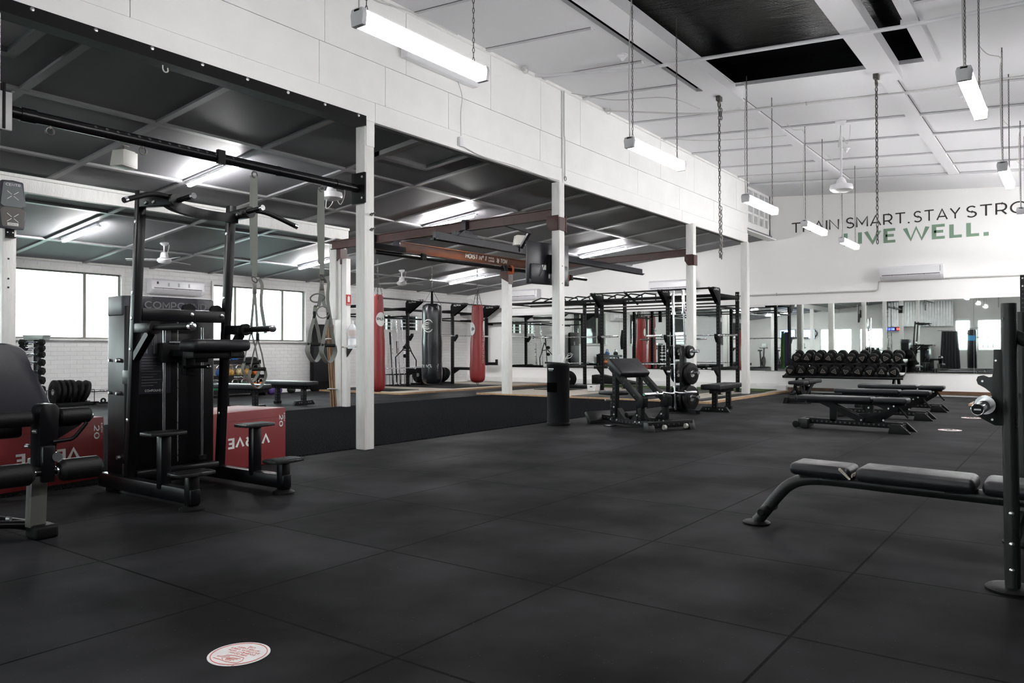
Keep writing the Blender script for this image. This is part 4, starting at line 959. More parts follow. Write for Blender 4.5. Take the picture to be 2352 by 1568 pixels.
B(o).bx(1.865, 1.99, 4.60, 4.74, 0, .075, .018, 3).build('foot_block', rubber, t)
B(o).bar((1.905, 4.70, .06), (1.925, 4.72, .44), .085, .07, (0, 1, 0), .006).build('front_post', mat('grey satin paint', (.13, .13, .12), .35), t)  # lighter tone paints the light falling on this post's face
B(o).prism([(1.875, .40), (1.875, .70), (1.885, .735), (1.90, .748), (1.955, .748), (1.972, .735), (1.982, .70), (1.97, .55), (1.945, .40)], 'y', 4.58, 4.70, .008).build('knee_hub', black_steel, t)
for x0, x1 in ((1.44, 1.855), (1.99, 2.165)):
    B(o).lathe((x0, 4.63, .672), (1, 0, 0), [(0, .034), (.012, .045), (x1-x0-.012, .045), (x1-x0, .034)], 24).build('thigh_roller', foam, t)
B(o).lathe((2.165, 4.63, .664), (1, 0, 0), [(0, .018), (.012, .018), (.018, .010)], 14).build('roller_bolt', chrome, t)
B(o).prism([(1.96, .66), (2.16, .65), (2.11, .61), (1.97, .53)], 'y', 4.64, 4.69, .004).build('side_gusset', matt_black, t)
for x0, x1 in ((1.42, 1.838), (1.975, 2.20)):
    B(o).lathe((x0, 4.58, .375), (1, 0, 0), [(0, .045), (.02, .062), (x1-x0-.02, .062), (x1-x0, .045)], 28).build('ankle_roller', foam, t)
B(o).cyl((1.838, 4.58, .375), (1.985, 4.58, .375), .02).bx(1.88, 1.945, 4.55, 4.61, .32, .52, .006).build('swing_arm', black_steel, t)
for x in (1.843, 1.965): B(o).cyl((x-.006, 4.58, .375), (x+.006, 4.58, .375), .025).build('collar', chrome, t)
B(o).cyl((1.952, 4.575, .455), (1.952, 4.545, .457), .026, seg=20).build('chrome_knob', chrome, t)
B(o).tube([(1.935, 4.56, .54), (2.03, 4.56, .545), (2.055, 4.56, .56), (2.115, 4.56, .632)], .0105, 10).build('release_lever', chrome if False else black_steel, t)
B(o).tube([(1.90, 4.73, .07), (1.72, 4.84, .085), (1.5, 4.86, .085)], .022, 10).tube([(1.90, 4.76, .06), (1.72, 5.2, .09)], .03, 10).build('base_tube', black_steel, t)
for p in ((1.80, 4.80, .11), (1.75, 4.84, .14), (1.86, 4.62, .60), (1.83, 4.64, .52)): B(o).cyl(p, (p[0]+.012, p[1]-.02, p[2]), .012).build('bolt', zinc, t)
B(o).bx(1.5, 1.85, 4.72, 5.06, .56, .635, .02).build('seat', vinyl, t)
B(o).bx(1.66, 1.74, 4.9, 5.3, .12, .56, .008).build('seat_post', black_steel, t)

# ================================================================== PLYO BOXES
stitch = mat('dark red stitching', (.12, .01, .01), .6)
def plyo(loc, rz, label):
    t = thing('plyo_box', label, 'plyometric box', loc, rz, 'red soft plyo boxes')
    B().bx(-.46, .46, 0, .61, 0, .505, .014, 3).build('padded_cover', red_box, t)
    B().bx(-.458, .458, -.0016, .001, .425, .428).build('seam', stitch, t)
    text('brand_lettering', 'VERVE', print_w, (.245, -.0015, .285), (-1, 0, 0), (0, 0, -1), .50, .098, t, .055)
    text('size_number', '20', print_w, (.365, -.0015, .445), (0, 0, -1), (1, 0, 0), .115, .05, t, .02)
    text('size_unit', 'INCH', print_w, (.425, -.0015, .455), (0, 0, -1), (1, 0, 0), .075, .018, t, .02)
    text('size_number', '24', print_w, (-.36, -.0015, .09), (-1, 0, 0), (0, 0, -1), .06, .045, t, .02)
    return t
plyo((4.16, 5.945, 0), R(10.5), 'red soft plyo box beside the dip machine, its open end clear of the steps')
plyo((2.66, 6.325, 0), R(10.5), 'red soft plyo box behind the leg curl machine, half hidden by its rollers')

# ================================================================== SUSPENSION STRAPS
def straps(x, label, split, handles, zb, k=1):
    t = thing('suspension_trainer', label, 'suspension straps', (x, 6.08, 2.63)); o = (x, 6.08, 2.63)
    y = 6.08; sd = V((.806, .3, 0))
    b = B(o); ribbon(b, [(x, y, 2.645), (x, y-.008, 2.4), (x, y-.004, split+.05), (x, y, split)], .045, .006, (.8, -.6, 0)); b.build('anchor_strap', web_grey, t)
    b = B(o); ribbon(b, [(x-.018, y+.01, 2.645), (x-.022, y+.015, 2.3), (x-.012, y+.01, split+.1)], .04, .005, (.75, -.66, 0)); b.build('anchor_strap', web_grey, t)
    B(o).torus((x, y, split-.03), .03, .006, (.6, 1, 0), 14, 6, .6).bx(x-.016, x+.016, y-.014, y+.014, split-.16, split-.06, .004).build('carabiner', wire, t)
    for i, (hx, hy, hz) in enumerate(handles):
        s = -1 if i == 0 else 1
        b = B(o); ribbon(b, smooth_path([(x, y, split-.10), (x+hx*.25+s*.008, y+hy*.3, split-.3), (x+hx*.8, y+hy*.9, hz+.38), (x+hx, y+hy, hz+.30)], 4), .036*k, .005, (.8, -.6, 0)); b.build('long_strap', web_grey, t)
        B(o).bx(x+hx-.013, x+hx+.013, y+hy-.01, y+hy+.01, hz+.26, hz+.33, .003).build('buckle', rubber, t)
        # triangle to the handle, foot loop under it
        dx = V((.97, .1, 0))*.085; c = V((x+hx, y+hy, hz)); top = c+V((0, 0, .28))
        b = B(o)
        for q in (-1, 1): ribbon(b, [top, c+dx*q*.6+V((0, 0, .14)), c+dx*q], .034*k*k, .004, (.5, -.86, 0))
        b.build('handle_sling', web_grey, t)
        B(o).cyl(c-dx*1.05, c+dx*1.05, .017, seg=14).build('handle_grip', rubber, t)
        b = B(o); ribbon(b, smooth_path([c-dx, c-dx*1.15+V((0, 0, -.07)), c-dx*.55+V((.0, 0, -.15)), c+V((0, 0, -.175)), c+dx*.55+V((0, 0, -.15)), c+dx*1.15+V((0, 0, -.07)), c+dx], 4), .058*k, .005, (-.14, .99, 0)); b.build('foot_loop', web_grey, t)
    b = B(o); ribbon(b, smooth_path([(x+.03, y-.02, split-.02), (x+.06, y-.03, split-.08), (x+.05, y-.03, split-.25), (x+.085, y-.05, split-.52)], 4), .03, .004, (1, -.7, 0)); b.build('strap_tail', web_grey, t)
    return t
straps(4.30, 'grey suspension straps hanging from the pull-up pipe just behind the dip machine', 1.72, [(-.02, .02, .93), (.02, -.02, .87)], 0, .62)
straps(5.08, 'grey suspension straps gathered up in loops beside the header post', 1.80, [(-.05, .05, 1.10), (.05, -.04, 1.09)], 0)
t = [q for q in COL.objects if q.name.startswith('suspension_trainer')][-1]
B((5.08, 6.08, 2.63)).torus((5.02, 6.07, 1.56), .07, .008, (.3, .6, 1), 18, 6).torus((5.06, 6.04, 1.42), .06, .007, (.7, 1, .3), 18, 6).build('tied_loop', web_grey, t)

# ================================================================== TARGET ON THE INNER POST
t = thing('wall_ball_target', 'dark grey two part ball target with CENTR lettering high on the inner post', 'target', (4.07, 10.80, 2.55)); o = (4.07, 10.80, 2.55)
hx = [(0, .61), (.115, .60), (.125, .585), (.155, .30), (.115, .275), (.11, .26), (.155, .235), (.16, .21), (.14, .02), (.125, .0), (0, 0)]
pol = [(4.075+x, 2.57+z) for x, z in hx]+[(4.075-x, 2.57+z) for x, z in hx[-2:0:-1]]
B(o).prism(pol, 'y', 10.745, 10.80, .006).build('rim', mat('slate rubber rim', (.035, .037, .048), .5), t)
inn = [(4.075+(x-4.075)*.86, 2.875+(z-2.875)*.92) for x, z in pol]
B(o).prism([(x, max(z, 2.845)) for x, z in inn if z > 2.80], 'y', 10.738, 10.75).build('upper_face', mat('target grey', (.13, .145, .15), .5), t)
B(o).prism([(x, min(z, 2.84)) for x, z in inn if z < 2.89], 'y', 10.738, 10.75).build('lower_face', mat('target brown grey', (.085, .078, .072), .5), t)
for zc in (2.99, 2.71):
    b = B(o)
    for a in (1, -1):
        for q in (.012, -.065): b.bar((4.075+q, 10.736, zc+a*q*.8), (4.075+q+.053, 10.736, zc+a*(q+.053)*.8), .006, .003, (0, 1, 0))
    b.build('cross_mark', print_w, t)
text('lettering', 'CENTR', print_w, (3.995, 10.736, 3.105), (1, 0, 0), (0, 0, 1), .165, .032, t, .01, o)
B(o).bx(4.015, 4.14, 10.734, 10.739, 2.61, 2.645).build('name_strip', print_w, t)
text('strip_lettering', 'HYROX', print_grey, (4.03, 10.732, 2.618), (1, 0, 0), (0, 0, 1), .095, .018, t, .01, o)
B(o).bx(4.02, 4.12, 10.80, 10.815, 2.47, 2.60, .003).bx(4.02, 4.12, 10.75, 10.815, 2.46, 2.475).build('bracket', matt_black, t)
for xx in (4.04, 4.10): B(o).cyl((xx, 10.8, 2.53), (xx, 10.79, 2.53), .008).build('bolt', zinc, t)

# ================================================================== WINDOW WALL FURNITURE
def hex_db(loc, r, L, label, rz=0):
    t = thing('hex_dumbbell', label, 'dumbbell', loc, rz, 'hex dumbbells on the upright tree')
    for s in (-1, 1): B().lathe((s*(L/2-.075), 0, 0), (s, 0, 0), [(-.012, r*.8), (0, r), (.065, r), (.078, r*.78)], 6).build('hex_head', rubber, t, ang=20)
    B().lathe((-L/2+.06, 0, 0), (1, 0, 0), [(0, .012), ((L-.12)*.5, .018), (L-.12, .012)], 12).build('handle', chrome, t)
    return t
RT = -.92; ca, sa = math.cos(RT), math.sin(RT); T0 = (6.20, 15.35)
t = thing('dumbbell_tree', 'upright black tree holding hex dumbbells in front of the wide window', 'dumbbell rack', (*T0, 0), RT)
B().bx(-.05, .05, .04, .12, 0, 1.24, .006).build('mast', black_steel, t)
B().bx(-.28, .28, -.2, .25, 0, .035, .006).build('base', black_steel, t)
lv = [.34, .51, .676, .834, .977, 1.095, 1.20]
for i, z in enumerate(lv):
    for xx in (-.09, .09): B().bx(xx-.01, xx+.01, -.13, .05, z-.045, z-.033).bx(xx-.01, xx+.01, -.15, -.13, z-.045, z+.01).build('cradle', black_steel, t)
wd = ['lowest', 'second lowest', 'third lowest', 'middle', 'third highest', 'second highest', 'topmost']
for i, z in enumerate(lv): hex_db((T0[0]+sa*.09, T0[1]-ca*.09, z), .080-.004*i, .44, 'black hex dumbbell with bare steel handle, %s on the tree by the window' % wd[i], RT)
for i, z in enumerate(lv[-2:]): hex_db((T0[0]-ca*.17-sa*.2, T0[1]-sa*.17+ca*.2, z), .055, .36, ['black hex dumbbell behind the tree, lower of the two in the rear cradles', 'black hex dumbbell behind the tree, upper of the two in the rear cradles'][i], RT)
t = thing('clear_tub', 'shallow clear tub sitting on top of the dumbbell tree', 'tub', (*T0, 1.24), RT)
B().prism([(-.17, .0), (.15, .0), (.18, .085), (-.2, .085)], 'y', -.05, .2, .008).build('tub', mat('greenish clear plastic', (.32, .38, .35), .2), t)
B().bx(-.21, .19, -.06, .21, .08, .095, .004).build('rim', bottle_m, t)

def bumper(loc, r, w, rot, label, grp, mat_=None, name='weight_plate'):
    """Plate with axis along local X."""
    t = thing(name, label, 'weight plate', loc, 0, grp); t.rotation_euler = rot
    B().lathe((-w/2, 0, 0), (1, 0, 0), [(0, r*.3), (0.0001, r*.93), (w*.12, r), (w*.88, r), (w*.999, r*.93), (w, r*.3)], 36).build('disc', mat_ or rubber, t)
    B().lathe((-w/2-.003, 0, 0), (1, 0, 0), [(0, .03), (0, .055), (w+.006, .055), (w+.006, .03)], 20).build('hub', steel_bar, t)
    b = B(); b.torus((-w/2-.001, 0, 0), r*.62, .006, (1, 0, 0), 28, 5).torus((w/2+.001, 0, 0), r*.62, .006, (1, 0, 0), 28, 5); b.build('raised_ring', rubber, t)
    return t
t = thing('plate_toaster_rack', 'low black rack on the floor by the window wall holding leaning bumper plates', 'plate rack', (6.75, 15.45, 0)); o = (6.75, 15.45, 0)
B(o).bx(6.50, 7.3, 15.25, 15.3, .03, .07).bx(6.50, 7.3, 15.6, 15.65, .03, .07).bx(6.50, 6.55, 15.25, 15.65, 0, .06).bx(7.2, 7.25, 15.25, 15.65, 0, .06).build('base_frame', black_steel, t)
b = B(o)
for k in range(6): xx = 6.52+k*.14; b.tube([(xx, 15.27, .06), (xx, 15.27, .30), (xx, 15.63, .30), (xx, 15.63, .06)], .007, 6)
b.build('dividers', black_steel, t)
for k, (xx, tl, r) in enumerate(((6.58, .04, .225), (6.67, .05, .225), (6.77, .08, .225), (6.86, .10, .225), (6.98, .26, .222), (7.10, .34, .225))):
    bumper((xx, 15.45, r*math.cos(tl)+.045), r, .075 if k % 2 else .06, (0, tl, 0), 'black bumper plate in the window wall rack, %s from the dumbbell tree' % ['first', 'second', 'third', 'fourth', 'fifth', 'sixth'][k], 'bumper plates in the floor rack')
t = thing('floor_barbell', 'short bar lying on stands along the foot of the window wall', 'barbell', (7.8, 15.7, .25))
B((7.8, 15.7, .25)).cyl((7.36, 15.7, .25), (8.9, 15.7, .25), .024).build('bar', steel_bar, t)
B((7.8, 15.7, .25)).bx(8.3, 8.36, 15.6, 15.8, 0, .24).bx(8.75, 8.8, 15.6, 15.8, 0, .24).build('stand', black_steel, t)
t = thing('collar_pair', 'small black collar lying on the floor by the window wall', 'collar', (7.55, 15.6, 0))
B((7.55, 15.6, 0)).torus((7.55, 15.6, .055), .04, .018, (0, 1, 0), 14, 8).bx(7.47, 7.63, 15.57, 15.63, 0, .03, .01).build('clamp', rubber, t)

# kettlebell rack and kettlebells
t = thing('kettlebell_rack', 'three tier black kettlebell rack against the window wall behind the dip machine', 'kettlebell rack', (10.3, 15.6, 0)); o = (10.3, 15.6, 0)
for x in (9.55, 11.12): B(o).prism([(15.25, 0), (15.85, 0), (15.85, .86), (15.75, .86), (15.3, .1)], 'x', x-.025, x+.025, .004).build('side_frame', black_steel, t)
for y0, y1, z in ((15.22, 15.55, .12), (15.38, 15.7, .44), (15.52, 15.85, .78)):
    B(o).bx(9.55, 11.15, y0, y1, z, z+.02).bx(9.55, 11.15, y0-.01, y0, z-.05, z+.045).build('shelf', black_steel, t)
text('shelf_lettering', 'REEPLEX', print_w, (10.34, 15.368, .425), (1, 0, 0), (0, 0, 1), .34, .035, t, .01, o)
def kettlebell(x, y, z, col, label, s=1, hm=None, grp='kettlebells on the rack by the window wall', rz=0):
    t = thing('kettlebell', label, 'kettlebell', (x, y, z), rz, grp)
    B().lathe((0, 0, 0), (0, 0, 1), [(0, .055*s), (.012*s, .075*s), (.05*s, .10*s), (.09*s, .105*s), (.13*s, .095*s), (.16*s, .07*s), (.18*s, .03*s)], 22).build('bell', col, t)
    B().tube(smooth_path([(-.06*s, 0, .13*s), (-.078*s, 0, .19*s), (-.066*s, 0, .245*s), (-.03*s, 0, .265*s), (.03*s, 0, .265*s), (.066*s, 0, .245*s), (.078*s, 0, .19*s), (.06*s, 0, .13*s)], 4), .0165*s, 9).build('handle', hm or chrome, t)
    B().lathe((0, -.1*s, .09*s), (0, -1, 0), [(0, .04*s), (.006*s, .038*s)], 14).build('face_badge', col, t)
def paint(n, c): return mat(n, c, .35, bump=.3, bscale=60, var=.35, vscale=25)
kblue, kyel, kcream, kgreen, kor, kpur, kgry, kred = (paint('chipped '+n, c) for n, c in (('blue', (.03, .10, .28)), ('amber', (.38, .20, .03)), ('cream', (.40, .32, .16)), ('green', (.02, .13, .06)), ('orange', (.52, .12, .02)), ('purple', (.09, .05, .22)), ('black', (.015, .015, .016)), ('red', (.30, .03, .03))))
kettlebell(10.55, 15.68, .80, kblue, 'blue kettlebell with a blue handle standing alone on the top shelf', .95, kblue)
kettlebell(9.82, 15.68, .80, kgry, 'black kettlebell on the top shelf, hidden behind the dip machine', .95)
kettlebell(10.08, 15.52, .46, kblue, 'blue kettlebell with a chrome handle at the dip machine end of the middle shelf', .95)
kettlebell(10.33, 15.52, .46, kyel, 'amber and black kettlebell on the middle shelf behind the machine upright', .92)
kettlebell(10.57, 15.52, .46, kcream, 'cream kettlebell with a chrome handle on the middle shelf', .95)
kettlebell(10.79, 15.52, .46, kyel, 'amber kettlebell on the middle shelf beside the cream one, under the strap handle', .92, kgry)
kettlebell(11.01, 15.52, .46, kor, 'amber orange kettlebell at the open end of the middle shelf', .92, kgry)
kettlebell(9.86, 15.36, .14, kgreen, 'green kettlebell on the bottom shelf nearest the dip machine', .95)
kettlebell(10.36, 15.36, .14, kgreen, 'green kettlebell on the bottom shelf, behind the machine upright', .95)
kettlebell(10.60, 15.36, .14, kgreen, 'green kettlebell on the bottom shelf beside the orange pair', .95)
kettlebell(10.84, 15.36, .14, kor, 'orange kettlebell on the bottom shelf beside the last green one', .95)
kettlebell(11.06, 15.36, .14, kor, 'orange kettlebell at the open end of the bottom shelf', .95)
kettlebell(11.36, 15.40, 0, kpur, 'purple kettlebell with a chrome handle on the floor beside the kettlebell rack', 1.05, None, 'kettlebells on the floor')
kettlebell(11.66, 15.55, 0, kpur, 'violet kettlebell on the floor behind the front bench leg', 1.0, kgry, 'kettlebells on the floor')
kettlebell(12.05, 15.55, 0, kgry, 'black kettlebell on the floor under the flat bench', 1.0, kgry, 'kettlebells on the floor')
t = thing('black_case', 'low black bag lying on the top shelf of the kettlebell rack', 'bag', (10.88, 15.68, .80))
B((10.88, 15.68, .80)).prism([(10.7, .80), (11.1, .80), (11.1, .87), (11.03, .895), (10.80, .88), (10.7, .85)], 'y', 15.56, 15.8, .02).build('bag', rubber, t)

# flat benches
def flat_bench(loc, rz, label, L=1.22, W=.32, H=.45):
    """Long axis along local X; feet with cross foot at the -X end."""
    t = thing('flat_bench', label, 'bench', loc, rz, 'black flat benches')
    B().bx(-L/2, L/2, -W/2, W/2, H-.085, H, .018, 3).build('pad', vinyl, t)
    b = B(); b.bx(-L/2+.08, L/2-.08, -.04, .04, H-.15, H-.086, .004); b.mi = 1
    for k in range(12): xx = -L/2+.15+k*.082; b.cyl((xx, -.041, H-.118), (xx, .041, H-.118), .011, seg=8)
    b.build('spine', [matt_black, hole], t)
    for s in (-1, 1):
        b = B(); b.bx(s*(L/2-.24)-.04, s*(L/2-.24)+.04, -.04, .04, .05, H-.15, .004); b.mi = 1
        for k in range(4): z = .09+k*.055; b.cyl((s*(L/2-.24), -.041, z), (s*(L/2-.24), .041, z), .011, seg=8).cyl((s*(L/2-.24)-.041, 0, z), (s*(L/2-.24)+.041, 0, z), .011, seg=8)
        b.build('leg', [matt_black, hole], t)
    B().prism([(-.26, 0), (-.2, .085), (.2, .085), (.26, 0)], 'x', -L/2+.20, -L/2+.28, .008).build('cross_foot', rubber, t)
    b = B()
    for yy in (-.14, -.09, .09, .14): b.lathe((-L/2+.20, yy, .045), (-1, 0, 0), [(0, .012), (.008, .01)], 8)
    b.build('bolt', zinc, t)
    B().bx(L/2-.29, L/2-.19, -.06, .06, 0, .06, .006).build('rear_foot', matt_black, t)
    return t
flat_bench((9.55, 12.35, 0), PI/2+.06, 'black flat bench on the rubber floor in front of the standing black mat')
flat_bench((8.2, 12.0, 0), PI/2+.12, 'black flat bench seen between the dip machine and the red plyo box')
flat_bench((12.78, 4.92, 0), .05, 'black flat bench beside the third header post and the plate tree', 1.2, .33, .46)

# black mat, dowels, sign, shelf, bottle
t = thing('standing_mat', 'tall black padded mat with rounded corners leaning on the window wall', 'mat', (13.12, 15.7, .04)); o = (13.12, 15.7, .04)
B(o).prism([(12.78, .05), (12.83, .0), (13.40, .0), (13.46, .05), (13.46, 1.66), (13.40, 1.71), (12.83, 1.71), (12.78, 1.66)], 'y', 15.66, 15.76, .02).build('pad', rubber, t)
B(o).bx(12.83, 13.41, 15.654, 15.664, .25, 1.2, .004).build('face_panel', vinyl, t)
B(o).bx(13.12, 13.2, 15.652, 15.66, 1.22, 1.36).build('care_label', print_grey, t)
grp = 'wooden dowels tied in a bundle'
for k, (x0, y0, x1, y1) in enumerate(((9.47, 10.93, 9.39, 11.05), (9.43, 10.95, 9.36, 11.03), (9.47, 10.98, 9.43, 11.06), (9.42, 11.00, 9.37, 11.08), (9.49, 10.99, 9.46, 11.02), (9.45, 11.03, 9.44, 11.01))):
    tag(B((x0, y0, 0)).cyl((x0, y0, 0), (x1, y1, 1.55-.01*k), .017, seg=10).build('wooden_dowel', dowel_w), 'brown wooden dowel standing in the tied bundle beside the inner post', 'dowel', grp)
for zz, lb in ((1.24, 'white tie around the top of the wooden dowels'), (.33, 'white tie around the foot of the wooden dowels')):
    tag(B((9.44, 11.0, zz)).torus((9.44 if zz < 1 else 9.41, 11.0 if zz < 1 else 11.04, zz), .085, .010, (.15, .1, 1), 18, 6).build('tie_strap', cable_w), lb, 'strap')
t = thing('fire_sign', 'red fire extinguisher sign with white pictogram fixed to the inner post', 'sign', (9.61, 10.755, 1.95)); o = (9.61, 10.755, 1.95)
B(o).bx(9.545, 9.66, 10.748, 10.758, 1.86, 2.06).build('plate', mat('sign red', (.42, .02, .03), .5), t)
B(o).bx(9.58, 9.63, 10.745, 10.749, 1.925, 2.02, .006).bx(9.594, 9.616, 10.745, 10.749, 2.02, 2.04).bx(9.55, 9.655, 10.745, 10.749, 1.867, 1.872).build('pictogram', print_w, t)
text('lettering', 'FIRE EXTINGUISHER', print_w, (9.552, 10.746, 1.882), (1, 0, 0), (0, 0, 1), .10, .012, t, 0, o)
t = thing('post_shelf', 'small brown timber shelf on the inner post under the spray bottle', 'shelf', (9.5, 10.7, 1.1)); o = (9.5, 10.7, 1.1)
B(o).bx(9.44, 9.70, 10.52, 10.755, 1.085, 1.115, .003).build('board', dowel_w, t)
B(o).prism([(10.755, .92), (10.755, 1.085), (10.6, 1.085)], 'x', 9.56, 9.58).build('bracket', gun_steel, t)
t = thing('header_shelf', 'small white shelf on a steel bracket behind the nearest header post', 'shelf', (5.6, 6.25, 1.08)); o = (5.6, 6.25, 1.08)
B(o).bx(5.56, 5.70, 6.135, 6.30, 1.07, 1.095, .002).build('board', post_white, t)
B(o).bx(5.60, 5.62, 6.139, 6.146, .88, 1.07).bx(5.60, 5.62, 6.139, 6.28, 1.06, 1.07).build('bracket', zinc, t)
t = thing('spray_bottle', 'clear plastic bottle standing on the brown shelf of the inner post', 'bottle', (9.6, 10.64, 1.115)); o = (9.6, 10.64, 1.115)
B(o).lathe((9.6, 10.64, 1.116), (0, 0, 1), [(0, .07), (.01, .085), (.12, .085), (.14, .078), (.16, .085), (.32, .085), (.37, .06), (.40, .03), (.42, .028)], 20).build('bottle', bottle_m, t)
B(o).cyl((9.6, 10.64, 1.53), (9.6, 10.64, 1.58), .03).build('cap', plastic_w, t)
b = B(o); b.tube_prof(V((9.6, 10.64, 1.30)), V((0, 0, 1)), [(0, .0865), (.11, .0865)], 20); b.build('label', mat('bottle label', (.6, .52, .5), .5), t)

# floor stickers
def sticker(x, y, r, rz, label, full):
    t = thing('floor_sticker', label, 'sticker', (x, y, .001), rz, 'round white floor stickers')
    B().cyl((0, 0, 0), (0, 0, .0015), r, seg=48).build('disc', mat('sticker white', (.70, .68, .67), .45, var=.1, vscale=12), t)
    B().torus((0, 0, .0016), r*.9, .0016, (0, 0, 1), 48, 5).build('ring', print_red, t)
    if full:
        for k, s in enumerate(('WIPE DOWN', 'EQUIPMENT WITH', 'SANITISING WIPES', 'AFTER EVERY', 'USE')):
            w = r*(.80, 1.15, 1.25, .95, .3)[k]
            text('lettering', s, print_red, (-w/2, -r*.02-k*r*.155, .0016), (1, 0, 0), (0, 1, 0), w, r*.105, t, .004, depth=.0005)
        b = B(); pts = [(-.6, -.2), (-.62, -.42), (-.5, -.62), (-.1, -.64), (.15, -.55), (.25, -.40), (.42, -.36)]
        b.tube([(x_*r, y_*r, .0016) for x_, y_ in pts], r*.013, 5).tube([(x_*r, y_*r, .0016) for x_, y_ in ((-.6, -.2), (-.2, -.14), (.1, -.18), (.42, -.2))], r*.013, 5)
        for k in range(4): b.tube([((-.46+.06*k)*r, (-.52+.03*k)*r+k*.05*r, .0016), ((-.15+.03*k)*r, (-.46+.07*k)*r, .0016), ((.02)*r, (-.36)*r, .0016)], r*.011, 5)
        b.tube([(x_*r, y_*r, .0016) for x_, y_ in ((.0, -.5), (.1, -.42), (.16, -.3), (.02, -.22))], r*.011, 5)
        for xx in (-.66, -.5): b.tube([(xx*r, -.05*r, .0016), ((xx+.04)*r, .03*r, .0016)], r*.011, 5)
        h = b.build('pictogram', print_red, t); h.location = (.08*r, .82*r, 0)
    else:
        b = B(); b.tube([(x_*r, y_*r, .0016) for x_, y_ in ((-.5, .2), (-.1, .35), (.1, .1), (.4, .3))], r*.05, 5).tube([(x_*r, y_*r, .0016) for x_, y_ in ((-.4, -.3), (0, -.15), (.4, -.3))], r*.05, 5)
        b.build('pictogram', print_grey, t)
sticker(1.585, 2.325, .103, R(100), 'round white wipe down sticker with red hand drawing on the floor nearest the camera', True)
sticker(11.31, 1.33, .135, 2.2, 'round white floor sticker beyond the end of the nearest adjustable bench', False)
sticker(13.5, 1.30, .135, 2.2, 'round white floor sticker near the light timber platform', False)

# ================================================================== PUNCHING BAGS
def bag(x, y, z0, z1, r0, r1, zc, m, label, straps4=False):
    """r0 at the foot, r1 at the top; hung from the low ceiling at zc."""
    t = thing('punching_bag', label, 'punching bag', (x, y, zc)); o = (x, y, zc); H = z1-z0
    prof = [(0, r0*.35), (.02, r0*.72), (.07, r0*.93), (.14, r0)]
    n = 8
    for k in range(1, n): q = k/n; prof.append((.14+q*(H-.2), r0+(r1-r0)*max(0, (q-.3)/.7)+.006*math.sin(k*2.1)))
    prof += [(H-.06, r1*1.0), (H-.03, r1*1.02), (H, r1*.93)]
    if straps4: prof[-3:] = [(H-.12, r1), (H-.04, r1*.9), (H, r1*.62)]
    body = B(o).lathe((x, y, z0), (0, 0, 1), prof, 30).build('body', m, t)
    if straps4:
        for k in range(4):
            a = PI/4+k*PI/2; c, s_ = math.cos(a), math.sin(a)
            b = B(o); ribbon(b, [(x+c*r1*.98, y+s_*r1*.98, z1-.18), (x+c*r1*.92, y+s_*r1*.92, z1-.03), (x+c*.03, y+s_*.03, z1+.30)], .045, .006, (-s_, c, 0)); b.build('strap', rubber, t)
        b = B(o); 
        for k in range(10): a = k*PI/5; b.lathe((x+math.cos(a)*r1*.97, y+math.sin(a)*r1*.97, z1-.09), (math.cos(a), math.sin(a), .1), [(0, .022), (.008, .018)], 8)
        b.build('eyelet', wire, body)
        top = z1+.30
    else:
        for k in range(4):
            a = PI/4+k*PI/2; b = B(o); chain_links(b, (x+math.cos(a)*r1*.85, y+math.sin(a)*r1*.85, z1-.02), (x, y, z1+.42), .045, .005, .012, 6); b.build('chain_leg', wire, t)
        b = B(o)
        for k in range(5): a = .3+k*1.25; b.bar((x+math.cos(a)*r1*.99, y+math.sin(a)*r1*.99, z1-.12), (x+math.cos(a)*r1*1.0, y+math.sin(a)*r1*1.0, z1-.03), .012, .01)
        b.build('lacing', rubber, body)
        top = z1+.42
    b = B(o); chain_links(b, (x, y, top), (x, y, zc), .048, .006, .013, 7); b.build('chain', wire, t)
    B(o).torus((x, y, top), .022, .006, (1, 1, 0), 12, 6).build('ring', wire, t)
    return t, o
def decal(t, o, c, r, a0, a1, z0, z1, m, name, n=14, ell=False, off=.004):
    """Printed patch on an upright cylinder: c axis point, angles in radians, elliptical when ell."""
    bm = bmesh.new(); vs = []
    am, aw, zm, zh = (a0+a1)/2, (a1-a0)/2, (z0+z1)/2, (z1-z0)/2
    if ell:
        for k in range(28): q = 2*PI*k/28; a = am+aw*math.cos(q); vs.append(bm.verts.new(V((c[0]+(r+off)*math.cos(a), c[1]+(r+off)*math.sin(a), zm+zh*math.sin(q)))-V(o)))
        ce = [bm.verts.new(V((c[0]+(r+off)*math.cos(am+aw*f), c[1]+(r+off)*math.sin(am+aw*f), zm))-V(o)) for f in (0,)][0]
        for k in range(28): bm.faces.new((ce, vs[k], vs[(k+1) % 28]))
    else:
        for k in range(n+1):
            a = a0+(a1-a0)*k/n
            for z in (z0, z1): vs.append(bm.verts.new(V((c[0]+(r+off)*math.cos(a), c[1]+(r+off)*math.sin(a), z))-V(o)))
        for k in range(n): bm.faces.new((vs[2*k], vs[2*k+2], vs[2*k+3], vs[2*k+1]))
    me = bpy.data.meshes.new(name); bm.to_mesh(me); bm.free(); me.materials.append(m)
    q = bpy.data.objects.new(name, me); COL.objects.link(q); q.parent = t
    return q
def wrap_text(t, o, c, r, s, a0, z, h, m, name='lettering', bold=.02, vertical=False, off=.006, wk=1.0):
    """Lettering bent round the bag; a0 = angle of its left end seen from outside."""
    q = text(name, s, m, (0, 0, 0), (1, 0, 0), (0, 1, 0), None, h, t, bold, depth=.001)
    for v_ in q.data.vertices:
        u_, w_ = v_.co.x*wk, v_.co.y
        if vertical: u_, w_ = -w_, u_
        a = a0+u_/r
        v_.co = V((c[0]+(r+off)*math.cos(a), c[1]+(r+off)*math.sin(a), z+w_))-V(o)
    return q
CAMDIR = lambda x, y: math.atan2(-y, -x)
